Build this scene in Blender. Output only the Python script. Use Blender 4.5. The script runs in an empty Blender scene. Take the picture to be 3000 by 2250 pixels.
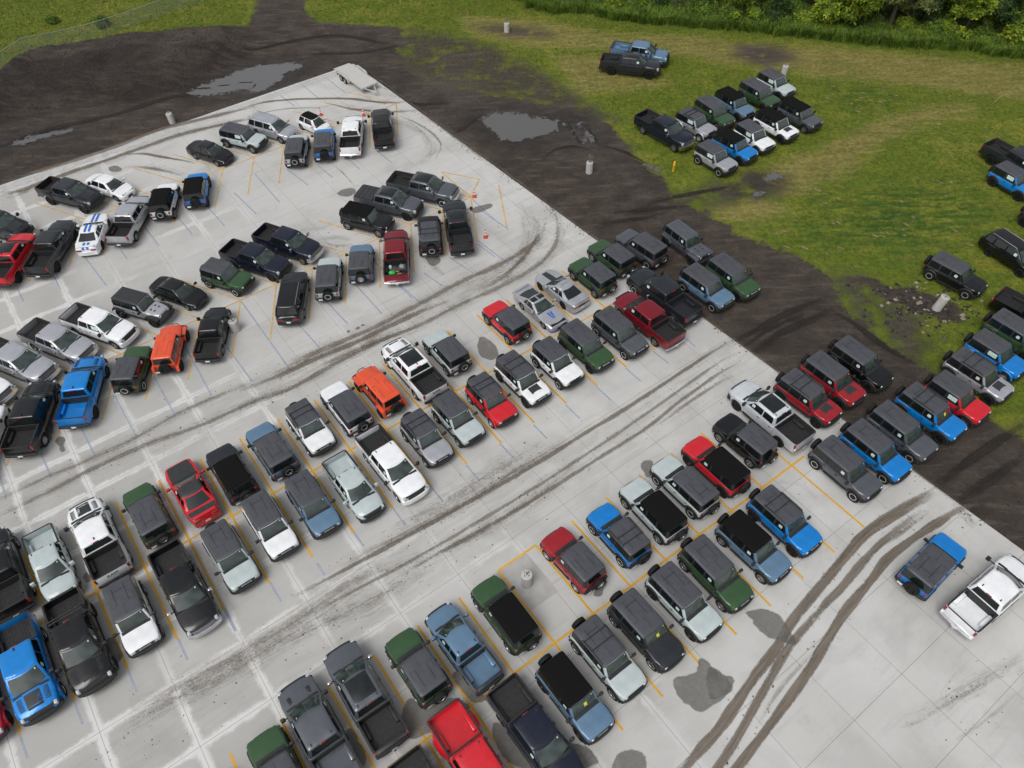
import bpy, bmesh, math, random
import numpy as np
from mathutils import Matrix, Vector, noise as mnoise
random.seed(7); RNG=np.random.default_rng(7)
SC=bpy.context.scene
COL=SC.collection
PI=math.pi
def R(a): return math.radians(a)
# ------------------------------------------------------------------ objects
def tag(o,label=None,cat=None,group=None,kind=None):
    if label: o['label']=label
    if cat: o['category']=cat
    if group: o['group']=group
    if kind: o['kind']=kind
    return o
def empty(name,loc,rz=0):
    o=bpy.data.objects.new(name,None); COL.objects.link(o)
    o.location=loc; o.rotation_euler=(0,0,rz); o.empty_display_size=.2
    return o
def mkobj(name,me,parent=None,loc=None,rot=None,paint=None):
    o=bpy.data.objects.new(name,me); COL.objects.link(o)
    if parent is not None: o.parent=parent
    if loc is not None: o.location=loc
    if rot is not None: o.rotation_euler=rot
    if paint is not None and len(o.material_slots):
        o.material_slots[0].link='OBJECT'; o.material_slots[0].material=paint
    return o
class MB:
    """collects vertices and faces of one mesh"""
    def __init__(s): s.v=[]; s.f=[]; s.m=[]
    def add(s,vs,fs,m=0):
        b=len(s.v); s.v+= [tuple(map(float,v)) for v in vs]
        for f in fs: s.f.append([i+b for i in f]); s.m.append(m)
        return s
    def box(s,x0,x1,y0,y1,z0,z1,m=0,b=0.0):
        if b<=0:
            vs=[(x,y,z) for x in(x0,x1) for y in(y0,y1) for z in(z0,z1)]
            return s.add(vs,[(0,1,3,2),(4,6,7,5),(0,4,5,1),(2,3,7,6),(0,2,6,4),(1,5,7,3)],m)
        bm=bmesh.new(); bmesh.ops.create_cube(bm,size=1)
        for v in bm.verts: v.co=Vector(((x0+x1)/2+v.co.x*(x1-x0),(y0+y1)/2+v.co.y*(y1-y0),(z0+z1)/2+v.co.z*(z1-z0)))
        b=min(b,.49*min(abs(x1-x0),abs(y1-y0),abs(z1-z0)))
        bmesh.ops.bevel(bm,geom=bm.edges[:],offset=b,segments=2,affect='EDGES',profile=.5)
        bm.verts.index_update()
        s.add([v.co[:] for v in bm.verts],[[v.index for v in f.verts] for f in bm.faces],m); bm.free(); return s
    def tube(s,pts,r,n=8,m=0,cap=True):
        pts=[Vector(p) for p in pts]; rs=r if isinstance(r,(list,tuple)) else [r]*len(pts)
        rings=[]
        for i,p in enumerate(pts):
            d=(pts[min(i+1,len(pts)-1)]-pts[max(i-1,0)]).normalized()
            a=d.orthogonal().normalized() if i==0 else (a-d*a.dot(d)).normalized()
            b=d.cross(a)
            rings.append([p+a*math.cos(2*PI*k/n)*rs[i]+b*math.sin(2*PI*k/n)*rs[i] for k in range(n)])
        vs=[v for rg in rings for v in rg]; fs=[]
        for i in range(len(pts)-1):
            for k in range(n): fs.append((i*n+k,i*n+(k+1)%n,(i+1)*n+(k+1)%n,(i+1)*n+k))
        if cap: fs.append(list(range(n))[::-1]); fs.append([(len(pts)-1)*n+k for k in range(n)])
        return s.add(vs,fs,m)
    def lathe(s,prof,n=24,axis='z',c=(0,0,0),m=0):
        vs=[];fs=[]
        for r,t in prof:
            for k in range(n):
                a=2*PI*k/n; x,y=r*math.cos(a),r*math.sin(a)
                vs.append((c[0]+x,c[1]+y,c[2]+t) if axis=='z' else ((c[0]+x,c[1]+t,c[2]+y) if axis=='y' else (c[0]+t,c[1]+x,c[2]+y)))
        for i in range(len(prof)-1):
            for k in range(n):
                q=(i*n+k,i*n+(k+1)%n,(i+1)*n+(k+1)%n,(i+1)*n+k)
                fs.append(q if axis!='y' else q[::-1])
        return s.add(vs,fs,m)
    def mesh(s,name,mats,smooth=38):
        me=bpy.data.meshes.new(name); me.from_pydata(s.v,[],s.f)
        for mt in mats: me.materials.append(mt)
        me.polygons.foreach_set('material_index',s.m); 
        bm=bmesh.new(); bm.from_mesh(me); bmesh.ops.recalc_face_normals(bm,faces=bm.faces[:]); bm.to_mesh(me); bm.free()
        if smooth:
            me.polygons.foreach_set('use_smooth',[True]*len(me.polygons)); me.set_sharp_from_angle(angle=R(smooth))
        me.update(); return me
def loft(mb,secs,m=0,mats=None,cap0=True,cap1=True,capm=None):
    """secs: half sections (x,y>=0,z) listed from the outer bottom to the centre line; mirrored"""
    n=len(secs[0]); full=[]
    for s in secs:
        row=list(s)+[(x,-y,z) for x,y,z in reversed(s) if y>1e-6]
        full.append(row)
    N=len(full[0]); vs=[v for r in full for v in r]
    for i in range(len(full)-1):
        for k in range(N-1):
            mm=m
            if mats is not None:
                kk=k if k<n-1 else N-2-k
                mm=mats[kk]
            pass
    b=len(mb.v); mb.v+=[tuple(map(float,v)) for v in vs]
    for i in range(len(full)-1):
        for k in range(N-1):
            kk=k if k<n-1 else N-2-k
            mb.f.append([b+i*N+k,b+i*N+k+1,b+(i+1)*N+k+1,b+(i+1)*N+k]); mb.m.append(m if mats is None else mats[kk])
    cm=m if capm is None else capm
    if cap0: mb.f.append([b+k for k in range(N)]); mb.m.append(cm)
    if cap1: mb.f.append([b+(len(full)-1)*N+k for k in range(N)][::-1]); mb.m.append(cm)
    return mb
# ------------------------------------------------------------------ materials
def newmat(name):
    m=bpy.data.materials.new(name); m.use_nodes=True; nt=m.node_tree
    return m,nt,nt.nodes['Principled BSDF'],nt.nodes,nt.links
def rgb(c): return (c[0],c[1],c[2],1)
def noise_mix(nt,c1,c2,scale,detail=4,coord='Object',lo=.35,hi=.65):
    N,L=nt.nodes,nt.links
    tc=N.new('ShaderNodeTexCoord'); nz=N.new('ShaderNodeTexNoise'); nz.inputs['Scale'].default_value=scale; nz.inputs['Detail'].default_value=detail
    L.new(tc.outputs[coord],nz.inputs['Vector'])
    rp=N.new('ShaderNodeValToRGB'); rp.color_ramp.elements[0].position=lo; rp.color_ramp.elements[1].position=hi
    rp.color_ramp.elements[0].color=rgb(c1); rp.color_ramp.elements[1].color=rgb(c2)
    L.new(nz.outputs['Fac'],rp.inputs['Fac']); return rp,nz
def simple(name,c,rough=.5,metal=0.0,var=.12,scale=6,coat=0,spec=.5,bump=0,bscale=60):
    m,nt,P,N,L=newmat(name)
    rp,nz=noise_mix(nt,[max(0,k*(1-var)) for k in c],[min(1,k*(1+var)) for k in c],scale)
    L.new(rp.outputs['Color'],P.inputs['Base Color'])
    P.inputs['Roughness'].default_value=rough; P.inputs['Metallic'].default_value=metal
    P.inputs['Coat Weight'].default_value=coat; P.inputs['Coat Roughness'].default_value=.06; P.inputs['Specular IOR Level'].default_value=spec
    if bump:
        b=N.new('ShaderNodeBump'); b.inputs['Strength'].default_value=bump; b.inputs['Distance'].default_value=.01
        n2=N.new('ShaderNodeTexNoise'); n2.inputs['Scale'].default_value=bscale; L.new(n2.outputs['Fac'],b.inputs['Height']); L.new(b.outputs['Normal'],P.inputs['Normal'])
    return m
PAINT={}
for k,c,mt in [('white',(.80,.81,.82),0),('lsilver',(.62,.65,.68),.25),('silver',(.50,.51,.54),.55),('cactus',(.46,.52,.52),0),('area',(.115,.205,.31),.15),
  ('blue',(.003,.205,.60),.15),('navy',(.007,.011,.026),.25),('red',(.58,.012,.022),.0),('maroon',(.22,.008,.018),.35),('pepper',(.36,.014,.022),.25),
  ('green',(.036,.090,.034),.2),('gray',(.115,.125,.142),.45),('dgray',(.026,.030,.037),.4),('black',(.0035,.0038,.005),.1),('orange',(.72,.085,.028),0)]:
    PAINT[k]=simple('paint_'+k,c,.34,mt,.07,1.7,coat=.55,spec=.4)
for _m in PAINT.values():   # dust and dried rain spots in the gloss
    _n=_m.node_tree.nodes; _l=_m.node_tree.links; _p=_n['Principled BSDF']; _t=_n.new('ShaderNodeTexCoord'); _z=_n.new('ShaderNodeTexNoise'); _z.inputs['Scale'].default_value=3; _z.inputs['Detail'].default_value=3; _l.new(_t.outputs['Object'],_z.inputs['Vector'])
    _r=_n.new('ShaderNodeMapRange'); _r.inputs[1].default_value=.35; _r.inputs[2].default_value=.7; _r.inputs[3].default_value=.28; _r.inputs[4].default_value=.42; _l.new(_z.outputs['Fac'],_r.inputs[0]); _l.new(_r.outputs[0],_p.inputs['Roughness'])
M=dict(
 glass=simple('dark_glass',(.010,.014,.014),.05,0,.3,.8,spec=.75),
 wind=simple('windshield_glass',(.036,.052,.046),.05,0,.5,1.4,spec=.9),
 plastic=simple('black_plastic',(.018,.018,.019),.55,0,.2,5),
 trim=simple('dark_trim',(.030,.031,.033),.5,0,.15,5),
 roofgray=simple('grey_roof_panel',(.064,.067,.077),.42,0,.10,3,bump=.05),
 seam=simple('seam_gap',(.022,.022,.025),.7),
 soft=simple('black_fabric',(.006,.006,.006),.9,0,.3,30,spec=.15,bump=.1,bscale=200),
 tyre=simple('tyre_rubber',(.012,.012,.012),.8,0,.25,8,spec=.3,bump=.4,bscale=40),
 alloy=simple('alloy_rim',(.42,.42,.43),.3,.85,.1,8),
 rimblk=simple('black_rim',(.015,.015,.016),.35,.3,.2,8),
 ring=simple('silver_ring',(.62,.62,.62),.35,.6,.1,8),
 steel=simple('steel_rim',(.40,.40,.41),.45,.6,.15,10),
 chrome=simple('chrome',(.66,.66,.68),.12,1.0,.1,4),
 lamp=simple('headlamp_glass',(.50,.52,.54),.12,.2,.3,14),
 tail=simple('tail_lamp',(.30,.008,.010),.15,0,.3,12,coat=.5),
 plate=simple('plate_white',(.72,.72,.74),.5,0,.08,12),
 liner=simple('bed_liner',(.020,.020,.021),.65,0,.25,6,bump=.15),
 sticker=simple('window_paper',(.55,.68,.62),.6,0,.18,14),
 yellowtag=simple('yellow_tag',(.72,.60,.05),.6),
 bluestripe=simple('blue_stripe',(.015,.13,.50),.35,0,.05,2,coat=.5),
 under=simple('underbody',(.010,.010,.010),.9),
 white_txt=simple('white_letters',(.75,.75,.75),.5),
 black_txt=simple('black_letters',(.01,.01,.01),.5),
)
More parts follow.
